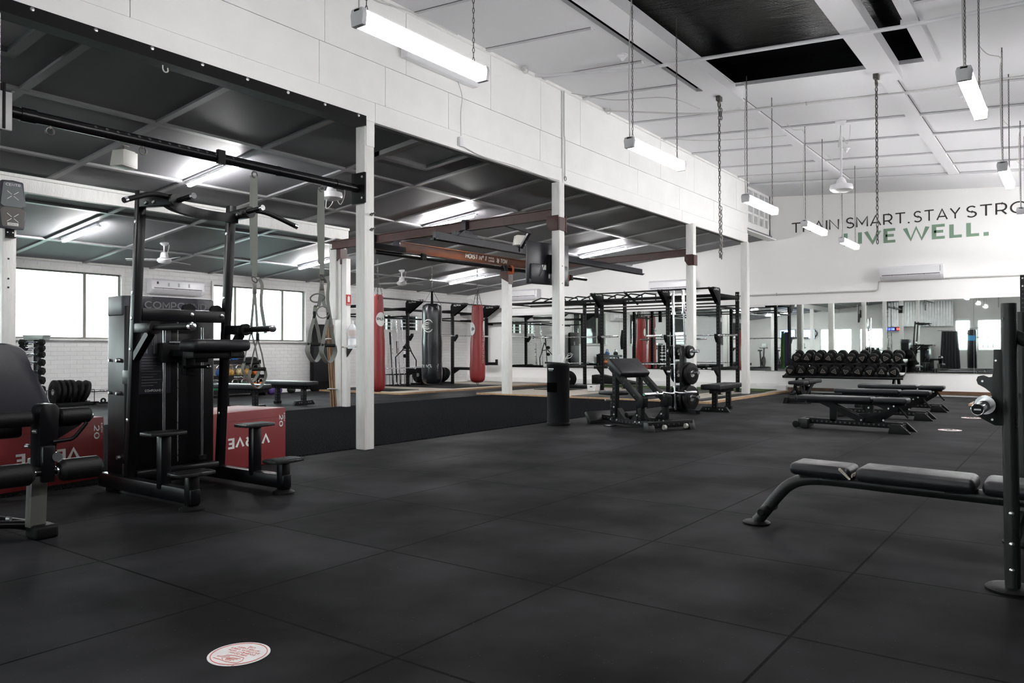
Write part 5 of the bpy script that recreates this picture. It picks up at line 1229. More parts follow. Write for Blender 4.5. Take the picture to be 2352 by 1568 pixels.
tb, o = bag(12.3, 12.8, .10, 2.30, .168, .125, lowz(12.8), red_vinyl, 'red punching bag half hidden behind the nearest header post')
am = CAMDIR(12.3, 12.8)
decal(tb, o, (12.3, 12.8), .150, am-.25, am+1.25, 1.58, 1.90, print_w, 'logo_disc', ell=True, off=.006)
wrap_text(tb, o, (12.3, 12.8), .150, 'PUNCH', am-.10, 1.71, .07, print_dark, bold=.03, off=.009)
tb, o = bag(13.85, 12.55, .22, 2.16, .245, .235, lowz(12.55), bag_black, 'large black glossy punching bag with a white emblem, hanging between the two red bags', True)
am = CAMDIR(13.85, 12.55); rb = .241
def on_bag(u_, v_): a_ = am+math.asin(max(-.98, min(.98, (u_-23)*.0105/rb))); return (13.85+(rb+.004)*math.cos(a_), 12.55+(rb+.004)*math.sin(a_), 1.62+v_*.0105)
for pts in (((0, 0), (5, 7), (11, 13), (17, 13.5), (21, 11), (24, 7)), ((0, 0), (6, 5), (11, 7), (15, 6.5), (17, 5)), ((0, 0), (6, 1.6), (11, 2.6), (16, 2.2)), ((0, 0), (-2, 4), (-3, 9), (-2.6, 13)), ((0, 0), (-2, 2), (-3, 3.4))):
    for sg in (1, -1):
        P_ = smooth_path([on_bag(p, sg*q) for p, q in pts], 4); b = B(o)
        b.tube(P_, [.004+.011*math.sin(PI*k/(len(P_)-1)) for k in range(len(P_))], 6); b.build('emblem', print_w, tb)
wrap_text(tb, o, (13.85, 12.55), rb, 'STING', am-1.85, .60, .105, print_w, bold=.05, wk=.92)
wrap_text(tb, o, (13.85, 12.55), rb, 'CRITICAL GRADE', am-1.85, .53, .042, print_w, bold=.03, wk=.80)
b = B(o); pa = [(.50, .62), (.54, .68), (.60, .66), (.62, .72), (.66, .70), (.60, .64), (.58, .58), (.52, .60)]
b.tube([(13.85+(rb+.004)*math.cos(am+a), 12.55+(rb+.004)*math.sin(am+a), z) for a, z in pa], .008, 5); b.tube([(13.85+(rb+.004)*math.cos(am+.42+.05*k), 12.55+(rb+.004)*math.sin(am+.42+.05*k), .55) for k in range(6)], .006, 5); b.build('emblem', print_grey, tb)
tb, o = bag(14.85, 11.95, .24, 2.14, .188, .135, lowz(11.95), red_vinyl, 'worn red punching bag hanging near the tv, with white lettering down its side')
am = CAMDIR(14.85, 11.95)
decal(tb, o, (14.85, 11.95), .160, am-1.45, am-.35, 1.40, 1.72, print_w, 'logo_disc', ell=True, off=.010)
decal(tb, o, (14.85, 11.95), .150, am+.95, am+1.5, 1.50, 1.76, print_w, 'logo_disc', ell=True, off=.012)
wrap_text(tb, o, (14.85, 11.95), .160, 'P', am-.95, 1.50, .09, print_dark, bold=.03, off=.013)
wrap_text(tb, o, (14.85, 11.95), .172, 'MANUFACTURED BY PUNCH', am+.95, .72, .042, print_w, bold=.02, vertical=True, off=.018)
B(o).cyl((14.85, 11.95, .25), (14.85, 11.95, .13), .008).torus((14.85, 11.95, .22), .03, .007, (1, 0, 0), 12, 6).build('anchor_ring', wire, tb)

# ================================================================== RACKS
def upright(t, o, x, y, z1, w=.075, z0=.045, name='upright', faces='xy'):
    b = B(o); b.bx(x-w/2, x+w/2, y-w/2, y+w/2, z0, z1, .005); b.mi = 1
    n = int((z1-.2)/.08)
    for k in range(n):
        z = .18+k*.08
        b.cyl((x-w/2-.0012, y, z), (x+w/2+.0012, y, z), .013, seg=8).cyl((x, y-w/2-.0012, z), (x, y+w/2+.0012, z), .013, seg=8)
    u = b.build(name, [matt_black, hole], t)
    B(o).bx(x-.08, x+.08, y-.06, y+.06, z0-.008, z0+.004).build('foot_plate', matt_black, u)
    b = B(o)
    for z in (z1-.06, z1-.2):
        b.lathe((x-w/2, y, z), (-1, 0, 0), [(0, .017), (.01, .012)], 8).lathe((x, y-w/2, z), (0, -1, 0), [(0, .017), (.01, .012)], 8)
    b.build('bolt', zinc, u)
    return u
def barbell(a, c, label, grp=None, dirn=None, sl=.42, r=.014, rs=.025, name='barbell'):
    a, c = V(a), V(c); d = (c-a).normalized(); L = (c-a).length; mid = (a+c)/2
    t = thing(name, label, 'barbell', mid, 0, grp); o = mid
    B(o).cyl(a+d*sl, c-d*sl, r).build('shaft', steel_bar, t)
    for p, q in ((a, d), (c, -d)):
        B(o).lathe(p, q, [(0, rs*.9), (.006, rs), (sl-.03, rs), (sl-.03, rs*1.6), (sl, rs*1.6)], 18).build('sleeve', chrome, t)
    return t
# corner rig along the window wall: bays of uprights with gusset plates carrying a pull-up bar
t = thing('wall_rig', 'black wall mounted pull-up rig behind the punching bags, fixed to the window wall', 'squat rack', (16, 15, 0)); o = (16, 15, 0)
YR1 = 14.95
xs = (13.75, 15.5, 17.4, 18.95)
for x in xs[:3]: upright(t, o, x, YR1, 2.34)
for x in xs:
    z = 2.34
    g = B(o).prism([(14.93, 2.42), (14.98, 2.34), (14.98, 2.05), (14.90, 2.05), (14.42, 2.34), (14.40, 2.42)], 'x', x-.055, x-.045, .003).prism([(14.93, 2.42), (14.98, 2.34), (14.98, 2.05), (14.90, 2.05), (14.42, 2.34), (14.40, 2.42)], 'x', x+.045, x+.055, .003).build('gusset_plate', matt_black, t)
    text('brand_lettering', 'ALPHA', print_w, (x-.0565, 14.86, 2.335), (0, -1, 0), (0, 0, 1), .28, .05, g, .01, o)
    B(o).bx(x-.035, x+.035, 14.95, 15.94, 2.15, 2.225, .004).bx(x-.025, x+.025, 14.95, 15.94, 1.96, 2.0).build('wall_arm', matt_black, t)
B(o).cyl((13.7, 14.44, 2.385), (19.0, 14.44, 2.385), .02).build('pull_up_bar', gun_steel, t)
B(o).bx(13.7, 19.2, 14.93, 14.97, 2.12, 2.18).bx(13.7, 19.2, 15.5, 15.54, 1.92, 1.96).build('cross_rail', matt_black, t)
for x in xs[1:3]:
    B(o).prism([(14.90, 1.44), (14.90, 1.30), (14.86, 1.30), (14.76, 1.43), (14.76, 1.50), (14.80, 1.50), (14.82, 1.44)], 'x', x-.04, x+.04, .004).build('bar_hook', matt_black, t)
    B(o).bx(x-.05, x+.05, 14.28, 14.93, .46, .54, .005).prism([(14.91, .34), (14.91, .46), (14.7, .46)], 'x', x-.03, x+.03).build('spotter_arm', matt_black, t)
B(o).bx(13.75-.05, 13.75+.05, 14.28, 14.93, .46, .54, .005).build('spotter_arm', matt_black, t)
text('lettering', 'XX', print_w, (17.42, 14.911, .42), (0, 0, -1), (1, 0, 0), .12, .04, t, .02, o)
barbell((16.75, 14.81, 1.465), (18.95, 14.81, 1.465), 'barbell resting on hooks behind the worn red punching bag')
barbell((13.6, 14.55, .565), (15.8, 14.55, .565), 'barbell resting low on the spotter arms behind the black punching bag')
barbell((17.3, 14.55, .565), (19.2, 14.55, .565), 'barbell hidden low behind the worn red punching bag', sl=.35) if False else None
t = thing('wall_bar_holder', 'black upright steel holder with a short arm on the end wall behind the red bag', 'rack', (19.1, 14.99, .5)); o = (19.1, 14.99, .5)
b = B(o); b.bx(19.04, 19.12, 14.95, 15.03, .56, 2.05, .004); b.build('upright', matt_black, t)
B(o).bx(19.02, 19.1, 14.55, 15.03, .57, .66, .004).bx(19.02, 19.1, 14.55, 14.6, .64, .75, .004).build('arm', matt_black, t)
B(o).bx(19.05, 19.3, 14.9, 14.96, 1.82, 1.88).bx(19.05, 19.3, 12.9, 14.96, 1.87, 1.90).build('wall_bracket', matt_black, t)
# bar storage stand with vertical bars and plates in the corner rig
t = thing('bar_stand', 'black wire stand holding upright bars between the rig uprights', 'bar rack', (15.75, 15.55, 0)); o = (15.75, 15.55, 0)
b = B(o)
for z in (.06, .36): b.tube([(15.3, 15.3, z), (16.2, 15.3, z), (16.2, 15.75, z), (15.3, 15.75, z)], .012, 6, closed=True)
for k in range(7): b.tube([(15.3+.15*k, 15.3, .05), (15.3+.15*k, 15.3, .36)], .008, 6).tube([(15.3+.15*k, 15.75, .05), (15.3+.15*k, 15.75, .36)], .008, 6)
b.build('frame', black_steel, t)
for k, (x, y, zt, rr, m_) in enumerate(((15.38, 15.4, 1.55, .014, rubber), (15.52, 15.5, 2.0, .013, steel_bar), (15.66, 15.42, 1.95, .013, steel_bar), (15.82, 15.55, 1.3, .02, rust), (15.95, 15.5, 2.05, .014, steel_bar), (16.1, 15.42, 1.9, .013, steel_bar))):
    tt = thing('storage_bar', ['short black bar standing in the wire stand', 'slim steel bar standing second in the wire stand', 'steel bar with a hook standing mid stand behind the rig upright', 'short rust red bar standing in the wire stand', 'tallest steel bar standing in the wire stand beside the black bag', 'steel bar standing at the black bag end of the wire stand'][k], 'bar', (x, y, .06), 0, 'bars standing in the wire stand')
    B((x, y, .06)).cyl((x, y, .06), (x, y+.12, zt), rr).build('shaft', m_, tt)
    B((x, y, .06)).cyl((x, y+.095, zt-.35), (x, y+.12, zt), rr*1.7).build('sleeve', m_, tt)
t = thing('trap_bar', 'black hexagonal trap bar standing on end in the wire stand', 'trap bar', (15.75, 15.3, .1)); o = (15.75, 15.25, .1)
t.location = o
B(o).tube([(15.35, 15.22, .15), (15.32, 15.24, .85), (15.62, 15.26, 1.05), (15.95, 15.26, 1.02), (16.15, 15.24, .75), (16.12, 15.22, .15)], .018, 8).tube([(15.62, 15.26, 1.05), (15.82, 15.27, 1.30), (16.0, 15.26, .95)], .018, 8).build('frame', black_steel, t)
for z in (1.12, .88): B(o).lathe((15.62, 15.2, z), (1, 0, .1), [(0, .03), (.01, .055), (.1, .055), (.11, .03)], 14).build('grip', rubber, t)
bgrp = 'bumper plates stored beside the corner rig'
t = thing('floor_plate_rack', 'low black rack of bumper plates under the black punching bag', 'plate rack', (17.0, 15.4, 0)); o = (17.0, 15.4, 0)
B(o).bx(16.35, 17.75, 15.2, 15.26, .04, .09).bx(16.35, 17.75, 15.6, 15.66, .04, .09).bx(16.35, 16.42, 15.2, 15.66, .035, .09).bx(17.7, 17.77, 15.2, 15.66, .035, .09).build('frame', black_steel, t)
ordw = ['first', 'second', 'third', 'fourth', 'fifth', 'sixth', 'seventh', 'last']
for k in range(8):
    tl = .05+.02*k if k < 7 else .45
    bumper((16.45+.155*k, 15.42, .225*math.cos(tl)+.10), .225, .085, (0, tl, 0), 'black bumper plate in the rack under the black bag, %s from the wire stand' % ordw[k], bgrp)
bumper((14.35, 15.35, .27), .225, .08, (0, 0, PI/2+.2), 'black bumper plate leaning behind the red bag beside the header post', 'single bumper plates')

# pull-up rack along the end wall
t = thing('power_rack', 'large black power rack with monkey bars standing on the centre platform', 'squat rack', (17.2, 8.5, .04)); o = (17.2, 8.5, .04)
RX = (16.65, 17.85); RY = (10.67, 9.46, 7.70, 6.48)
for x in RX:
    for y in RY: upright(t, o, x, y, 2.34 if y > 7 else 2.40)
for y in RY:
    B(o).bx(RX[0]+.04, RX[1]-.04, y-.03, y+.03, 2.22, 2.30, .004).build('side_rail', matt_black, t)
    B(o).bx(RX[0]+.04, RX[1]-.04, y-.02, y+.02, 1.98, 2.02).build('side_rail', matt_black, t)
for x in RX:
    B(o).bx(x-.03, x+.03, RY[3], RY[0], 2.22, 2.29, .004).build('long_rail', matt_black, t)
    B(o).cyl((x-.02, RY[3], 2.08), (x-.02, RY[0], 2.08), .017).build('pull_up_bar', gun_steel, t)
b = B(o)
for k in range(9):
    y = 11.6-.38*k
    b.tube([(16.72, y, 2.30), (16.95, y-.12, 2.41), (17.55, y-.12, 2.41), (17.8, y, 2.30)], .017, 8)
b.build('monkey_rung', matt_black, t)
B(o).bx(16.66, 16.72, 10.6, 12.4, 2.24, 2.30, .004).bx(17.78, 17.84, 10.6, 12.4, 2.24, 2.30, .004).cyl((16.69, 12.4, 2.27), (17.81, 12.4, 2.27), .02).build('monkey_rail', matt_black, t)
for y in (9.46, 7.70, 6.48):
    gp = [(16.66, 2.36), (16.66, 2.06), (16.58, 2.06), (16.20, 2.36), (16.20, 2.42), (16.60, 2.42)]
    g = B(o).prism(gp, 'y', y-.05, y-.042, .002).prism(gp, 'y', y+.042, y+.05, .002).build('gusset_plate', matt_black, t)
    text('brand_lettering', 'ALPHA', print_w, (16.27, y-.0515, 2.355), (1, 0, 0), (0, 0, 1), .28, .045, g, .01, o)
B(o).cyl((16.24, 6.40, 2.395), (16.24, 9.55, 2.395), .02).build('front_pull_up_bar', gun_steel, t)
B(o).bar((16.45, 8.75, 2.43), (16.62, 8.45, 2.12), .06, .05).build('dip_attachment', matt_black, t)
B(o).bx(17.36, 17.44, 10.0, 10.08, 1.86, 2.22, .004).build('hanging_peg', matt_black, t)
for y in (9.46, 7.70, 6.48, 10.67):
    B(o).bx(RX[0]-.35, RX[1]-.04, y-.03, y+.03, .58, .65, .004).prism([(RX[0]-.04, .44), (RX[0]-.04, .58), (RX[0]-.22, .58)], 'y', y-.03, y+.03).build('safety_arm', matt_black, t)
    B(o).prism([(RX[0]-.04, 1.36), (RX[0]-.04, 1.20), (RX[0]-.08, 1.20), (RX[0]-.17, 1.31), (RX[0]-.17, 1.39), (RX[0]-.135, 1.39), (RX[0]-.115, 1.335)], 'y', y-.035, y+.035, .004).build('bar_hook', matt_black, t)
B(o).bx(17.9, 18.55, 9.44, 9.48, .66, .72).lathe((17.7, 9.46, 1.55), (0, 0, -1), [(0, .02), (.2, .05), (.35, .055), (.5, .04)], 12).build('attachment_pad', rubber, t)
barbell((16.53, 8.95, 1.36), (16.53, 11.15, 1.36), 'barbell racked in the power rack behind the post with the tv')
barbell((16.53, 6.0, 1.36), (16.53, 8.2, 1.36), 'barbell racked in the power rack behind the third header post')
barbell((17.62, 7.4, .68), (17.62, 9.6, .68), 'barbell lying low across the safety arms behind the curl bench pad')
# resistance bands
for k, (nm, c, dx, w) in enumerate((('green', (.02, .12, .02), .0, .05), ('lime', (.20, .24, .02), .03, .022), ('red', (.22, .012, .02), .045, .02), ('purple', (.045, .02, .09), -.045, .055), ('navy', (.012, .012, .04), -.085, .06))):
    t = thing('resistance_band', '%s looped resistance band hanging from the end upright of the power rack' % nm, 'resistance band', (17.80, 6.42, 1.5), 0, 'resistance bands on the power rack'); o = (17.80, 6.42, 1.5)
    y = 6.38+dx-.06; x = 17.76-.02*k
    b = B(o); 
    for q in (-1, 1): ribbon(b, smooth_path([(x, y, 1.50), (x-.01, y+q*.014, 1.3), (x-.015*q, y+q*.022, .9), (x, y+q*.01, .56+.02*k), (x, y, .54+.02*k)], 4), w, .006, (.5, 1, 0))
    b.build('band', mat('band '+nm, c, .6), t)
tag(B((17.8, 6.4, 1.5)).cyl((17.82, 6.34, 1.505), (17.62, 6.34, 1.515), .014).build('band_peg', matt_black), 'small black peg carrying the resistance bands on the rack upright', 'peg')
bumper((17.4, 10.92, .27), .225, .09, (0, -.12, .75), 'black bumper plate leaning behind the post with the tv', 'single bumper plates')
t = thing('storage_basket', 'small white plastic basket on the platform in front of the power rack', 'basket', (16.22, 9.45, .045)); o = (16.22, 9.45, .045)
B(o).prism([(9.35, .045), (9.55, .045), (9.57, .20), (9.33, .20)], 'x', 16.1, 16.34, .01).build('basket', plastic_w, t)
B(o).bx(16.12, 16.32, 9.35, 9.55, .19, .215, .01).build('contents', rubber, t)
B(o).bx(16.095, 16.10, 9.42, 9.48, .14, .165).build('handle_slot', dark_gap, t)
t = thing('calf_wedge', 'black rubber wedge board lying against the end wall under the mirrors', 'wedge', (18.8, 10.2, .3)); o = (18.8, 10.2, .06)
t.location = o
B(o).prism([(10.9, .10), (10.9, .34), (10.75, .36), (9.4, .12), (9.4, .10)], 'x', 18.6, 19.0, .01).build('wedge', rubber, t)
t = thing('floor_tray', 'flat black tray on the floor beside the leaning bumper plate', 'tray', (17.55, 10.55, .05)); o = (17.55, 10.55, .05)
B(o).bx(17.2, 17.8, 10.35, 10.85, .045, .12, .02).build('tray', rubber, t)

# perforated rack on the side platform (picture edge)
t = thing('side_rack', 'black perforated rack standing at the picture edge on the side platform', 'squat rack', (16.6, .6, .04)); o = (16.6, .6, .04)
for x, y in ((16.5, .78), (17.7, .78), (16.5, -1.0), (17.7, -1.0)):
    u = upright(t, o, x, y, 2.36, .08)
B(o).bx(16.5, 17.7, .75, .81, 2.2, 2.28).bx(16.5, 17.7, -1.03, -.97, 2.2, 2.28).bx(16.47, 16.53, -1, .78, 2.2, 2.28).build('top_rail', matt_black, t)
B(o).bx(16.3, 17.7, .75, .81, .62, .70, .004).build('safety_arm', matt_black, t)
barbell((16.40, -1.4, 1.0), (16.40, .8, 1.0), 'barbell in the perforated rack at the picture edge')

# ================================================================== PLATE TREE
t = thing('plate_tree', 'black plate tree with plates on six pegs and two barbells standing in it', 'plate rack', (11.95, 5.26, 0)); o = (11.95, 5.26, 0)
px, py = 11.95, 5.26
B(o).bx(px-.045, px+.045, py-.045, py+.045, .02, 1.10, .006).build('mast', black_steel, t)
for a, c in (((11.60, 4.86), (11.94, 5.25)), ((11.94, 5.25), (12.30, 5.5)), ((11.70, 5.45), (11.94, 5.25))):
    B(o).bar((*a, .05), (*c, .05), .07, .06).build('base_leg', black_steel, t)
PD = V((-.24, -.97, 0))
pegs = []
for z in (1.015, .665, .27):
    for s in (1, -1):
        B(o).cyl(V((px, py, z)), V((px, py, z))+PD*s*.31, .024).cyl(V((px, py, z))+PD*s*.305, V((px, py, z))+PD*s*.315, .030).build('peg', steel_bar, t)
rzp = math.atan2(PD.y, PD.x)
def tplate(z, s, d, r, w, label): bumper(tuple(V((px, py, z))+PD*s*d), r, w, (0, 0, rzp), label, 'plates on the plate tree')
black_iron = mat('black iron plate', (.014, .014, .015), .4, bump=.1, bscale=60)
tplate(1.0, 1, .12, .11, .03, 'small plate on the top peg facing the last header posts, inner one')
tplate(1.0, 1, .16, .10, .03, 'small plate on the top peg facing the last header posts, outer one')
tplate(1.0, -1, .10, .125, .04, 'small plate on the top peg behind the standing barbell, inner one')
tplate(1.0, -1, .15, .125, .04, 'small plate on the top peg behind the standing barbell, middle one')
tplate(1.0, -1, .20, .12, .03, 'small plate on the top peg behind the standing barbell, outer one')
tplate(.645, 1, .10, .19, .045, 'medium plate on the middle peg facing the camera side, inner one')
tplate(.645, 1, .165, .175, .05, 'medium plate with steel hub, outermost on the middle peg')
tplate(.645, -1, .12, .16, .05, 'medium plate on the rear middle peg')
tplate(.25, 1, .09, .215, .05, 'large plate on the lowest peg, inner one')
tplate(.25, 1, .155, .20, .045, 'large plate with spoked face, outermost on the lowest peg')
tplate(.25, -1, .12, .20, .06, 'large plate on the rear lowest peg near the floor')
barbell((11.78, 5.32, .05), (11.92, 5.42, 2.02), 'barbell standing upright in the plate tree, nearer the curl bench', 'barbells standing in the plate tree', sl=.40)
barbell((12.15, 5.28, .05), (12.05, 5.30, 2.04), 'barbell standing upright in the plate tree, nearer the third header post', 'barbells standing in the plate tree', sl=.40)

# ================================================================== PREACHER CURL BENCH
t = thing('preacher_bench', 'black preacher curl bench with a sloping arm pad in front of the plate tree', 'curl bench', (9.9, 4.95, 0)); o = (9.9, 4.95, 0)
YA = 4.42
PX0, PX1 = 9.44, 9.86
def holes_bar(b, a, c, w, h, n, up_=(0, 0, 1)):
    a, c = V(a), V(c); b.mi = 0; b.bar(a, c, w, h, up_, .004); d = (c-a).normalized(); s = d.cross(V(up_)).normalized(); b.mi = 1
    for k in range(n):
        p = a+(c-a)*((k+.7)/(n+.4)); b.cyl(p-s*(w/2+.0015), p+s*(w/2+.0015), min(w, h)*.17, seg=8)
    b.mi = 0; return b
for x in (PX0, PX1):
    holes_bar(B(o), (x, YA-.02, .085), (x, 5.22, .085), .065, .075, 11).build('side_rail', [matt_black, hole], t)
    holes_bar(B(o), (x, 5.13, .10), (x, 5.13, .76), .065, .075, 11, (0, 1, 0)).build('rear_post', [matt_black, hole], t)
    holes_bar(B(o), (x, 4.62, .10), (x, 4.62, .36), .065, .075, 2, (0, 1, 0)).build('front_post', [matt_black, hole], t)
    arm = holes_bar(B(o), (x, 5.27, .845), (x, 4.58, .345), .065, .078, 3).build('sloping_arm', [matt_black, hole], t)
    for k in range(4): p = V((x, 4.95-.06*k, .613-.0435*k)); B(o).bx(p.x-.018, p.x+.018, p.y-.018, p.y+.018, p.z+.034, p.z+.042).build('slot', hole, arm)
    B(o).prism([(4.62, .38), (4.70, .34), (4.66, .28), (4.54, .30), (4.53, .42), (4.57, .45)], 'x', x-.045, x+.045, .004).build('bar_catch', matt_black, t)
    B(o).prism([(5.05, .12), (5.05, .26), (4.90, .12)], 'x', x-.040, x+.040).prism([(4.66, .12), (4.66, .24), (4.78, .12)], 'x', x-.040, x+.040).build('gusset', matt_black, t)
    b = B(o)
    for yy, zz in ((4.66, .19), (4.62, .10), (4.70, .10), (5.13, .27), (5.13, .17), (5.07, .10), (5.2, .10), (5.24, .80)):
        b.lathe((x-.034 if zz != .80 else x-.033, yy, zz), (-1, 0, 0), [(0, .013), (.008, .010)], 8)
    b.build('bolt', zinc, t)
    B(o).bx(x-.06, x+.06, 5.2, 5.32, 0, .012).build('foot_plate', gun_steel, t)
for x in (PX0-.08, PX1+.20): B(o).prism([(4.31, 0), (4.35, .12), (4.43, .12), (4.43, 0)], 'x', x-.05, x+.05, .004).build('foot', gun_steel, t)
holes_bar(B(o), (PX0-.12, YA-.05, .085), (PX1+.22, YA-.05, .085), .065, .08, 8).build('front_crossbar', [matt_black, hole], t)
b = B(o)
for x in (9.55, 9.92): b.lathe((x-.02, YA-.12, .055), (1, 0, 0), [(0, .028), (.005, .032), (.035, .032), (.04, .028)], 16)
b.build('transport_wheel', mat('pale nylon wheel', (.42, .42, .38), .5), t)
holes_bar(B(o), (PX0, 5.13, .085), (PX1, 5.13, .085), .065, .075, 4).build('rear_crossbar', [matt_black, hole], t)
holes_bar(B(o), (9.65, 5.13, .085), (9.65, 5.66, .085), .065, .075, 6).build('seat_rail', [matt_black, hole], t)
B(o).prism([(5.64, 0), (5.64, .05), (5.74, .17), (5.78, .15), (5.71, .0)], 'x', 9.40, 9.90, .006).build('rear_foot', gun_steel, t)
holes_bar(B(o), (9.65, 5.44, .10), (9.65, 5.44, .40), .065, .065, 5, (0, 1, 0)).build('seat_post', [matt_black, hole], t)
B(o).prism([(5.38, .12), (5.38, .22), (5.26, .12)], 'x', 9.615, 9.685).build('gusset', matt_black, t)
B(o).bx(9.50, 9.80, 5.27, 5.60, .41, .47, .025, 3).build('seat_pad', vinyl, t)
B(o).cyl((9.62, 5.44, .34), (9.52, 5.44, .34), .010).ball((9.515, 5.44, .34), .016).build('seat_pin', zinc, t)
an = math.atan2(.50, .69); d = V((0, -math.cos(an), -math.sin(an))); n = V((0, -math.sin(an), math.cos(an)))
c = V((9.65, 5.14, .755))
pp = []
for w_ in (.0, .095):
    for u_, s_ in ((-.17, -1), (-.17, 1), (.17, 1), (.17, -1)): pp.append(c+d*u_+n*w_+V((s_*.255, 0, 0)))
B(o).hexa(pp, .022, 3).build('arm_pad', vinyl, t)
holes_bar(B(o), (PX0, 5.18, .74), (PX1, 5.18, .74), .06, .06, 1).build('pad_crossbar', [matt_black, hole], t)
B(o).cyl((9.47, 4.95, .16), (9.75, 4.95, .16), .045).build('foam_roller', foam, t)
TH = R(-22); PO = V((9.60, 4.70, 0)); t.location = PO; t.rotation_euler = (0, 0, TH)
loc_ = PO+Matrix.Rotation(TH, 3, 'Z') @ V((0, -.39, 0))
t = thing('ez_curl_bar', 'chrome curl bar with green sleeve ends resting on the curl bench catches', 'barbell', (loc_.x, loc_.y, .46), TH)
B().tube([(-.24, 0, 0), (-.15, 0, 0), (-.10, .035, .015), (-.03, -.02, 0), (.03, -.02, 0), (.10, .035, .015), (.15, 0, 0), (.24, 0, 0)], .014, 12).build('shaft', chrome, t)
for s in (1, -1):
    sv = B().lathe((-.46*s, 0, 0), (s, 0, 0), [(0, .024), (.006, .025), (.20, .025), (.20, .038), (.225, .038)], 18).build('sleeve', chrome, t)
    B().cyl((-.462*s, 0, 0), (-.459*s, 0, 0), .023).build('end_sticker', mat('green sticker', (.02, .16, .10), .4), sv)

# ================================================================== WIPES BIN
t = thing('wipes_bin', 'tall round black wipes dispenser bin standing in front of the tv post', 'bin', (9.02, 5.82, 0)); o = (9.02, 5.82, 0); bx_, by_ = 9.02, 5.82
B(o).lathe((bx_, by_, 0), (0, 0, 1), [(0, .165), (.03, .168), (.04, .155), (.80, .155), (.81, .162), (.845, .162), (.85, .15)], 36).build('body', matt_black, t)
B(o).lathe((bx_, by_, .845), (0, 0, 1), [(0, .15), (.012, .15), (.018, .05)], 30).prism([(5.75, .85), (5.98, .85), (5.98, .875), (5.75, .865)], 'x', 8.92, 9.02, .004).build('lid', rubber, t)
am = CAMDIR(bx_, by_)
decal(t, o, (bx_, by_), .155, am-1.45, am-.12, .46, .59, mat('opening black', (.002, .002, .002), .9, spec=0), 'waste_opening', off=.003)
decal(t, o, (bx_, by_), .155, am-1.05, am-.42, .772, .788, print_w, 'logo_strip')
decal(t, o, (bx_, by_), .155, am-.98, am-.5, .755, .760, print_w, 'logo_strip')
t = thing('wet_wipe', 'white wipe sticking out of the top of the bin', 'wipe', (9.02, 5.80, .855))
b = B((9.02, 5.80, .855)); ribbon(b, smooth_path([(9.02, 5.81, .85), (9.02, 5.815, .90), (9.035, 5.80, .95), (9.055, 5.785, .975)], 4), .05, .004, (.3, -.9, .1)); b.build('wipe', plastic_w, t)
tag(B((9.15, 5.80, .86)).tube(smooth_path([(9.07, 5.78, .86), (9.12, 5.76, .93), (9.2, 5.74, .97), (9.24, 5.73, .96), (9.21, 5.75, .93), (9.15, 5.76, .92)], 5), .004, 5).tube(smooth_path([(9.1, 5.77, .87), (9.17, 5.74, .99), (9.25, 5.72, .975)], 5), .003, 5).build('wrapper', mat('clear film', (.55, .55, .55), .2)), 'crumpled clear wrapper on top of the wipes bin', 'wrapper')

# ================================================================== DUMBBELL RACK
t = thing('dumbbell_rack', 'two tier black rack carrying twenty round dumbbells under the wall mirrors', 'dumbbell rack', (18.55, 4.2, 0)); o = (18.55, 4.2, 0)
for y0, y1 in ((3.0, 5.5),):
    for xa, za, tz in ((18.12, .385, .06), (18.44, .675, .06)):
        B(o).hexa([(xa, y0, za), (xa+.34, y0, za+.10), (xa+.34, y1, za+.10), (xa, y1, za), (xa-.015, y0, za+.05), (xa+.325, y0, za+.15), (xa+.325, y1, za+.15), (xa-.015, y1, za+.05)], .006).build('shelf', black_steel, t)
        B(o).cyl((xa-.01, y0-.01, za+.03), (xa-.01, y1+.01, za+.03), .03).build('front_rail', black_steel, t)
for y in (3.22, 5.28):
    B(o).tube(smooth_path([(18.05, y, .05), (18.25, y, .16), (18.5, y, .42), (18.95, y, .80)], 5), .035, 10).build('leg', black_steel, t)
    B(o).tube(smooth_path([(19.1, y, .05), (19.0, y, .25), (18.8, y, .62)], 5), .035, 10).bx(18.0, 19.2, y-.05, y+.05, 0, .05, .006).build('leg', black_steel, t)
tri = mat('taupe face print', (.16, .145, .13), .5)
def round_db():
    t = thing('round_dumbbell', 'black round dumbbell on rack', 'dumbbell', (0, 0, 0), 0, 'round dumbbells on the two tier rack')
    for s in (-1, 1):
        h_ = B().lathe((s*.075, 0, 0), (s, 0, 0), [(0, .07), (.008, .098), (.03, .104), (.085, .104), (.105, .098), (.112, .088)], 26).build('head', rubber, t)
        if s < 0:
            q = B(); P3 = [(math.cos(PI/2+2*PI*k/3), math.sin(PI/2+2*PI*k/3)) for k in range(3)]; 
            for k in range(3):
                p, r_ = P3[k], P3[(k+1) % 3]; q.bar((-.189, p[0]*.062, p[1]*.062), (-.189, r_[0]*.062, r_[1]*.062), .004, .016, (0, -(p[0]+r_[0]), -(p[1]+r_[1])))
            q.bar((-.189, -.018, .01), (-.189, .018, .01), .004, .008).bar((-.189, -.014, -.008), (-.189, .014, -.008), .004, .008)
            q.build('face_triangle', tri, h_)
    B().lathe((-.08, 0, 0), (1, 0, 0), [(0, .016), (.08, .02), (.16, .016)], 14).build('handle', chrome, t)
    return t
proto = None; random.seed(3)
nth = ['first', 'second', 'third', 'fourth', 'fifth', 'sixth', 'seventh', 'eighth', 'ninth', 'tenth']
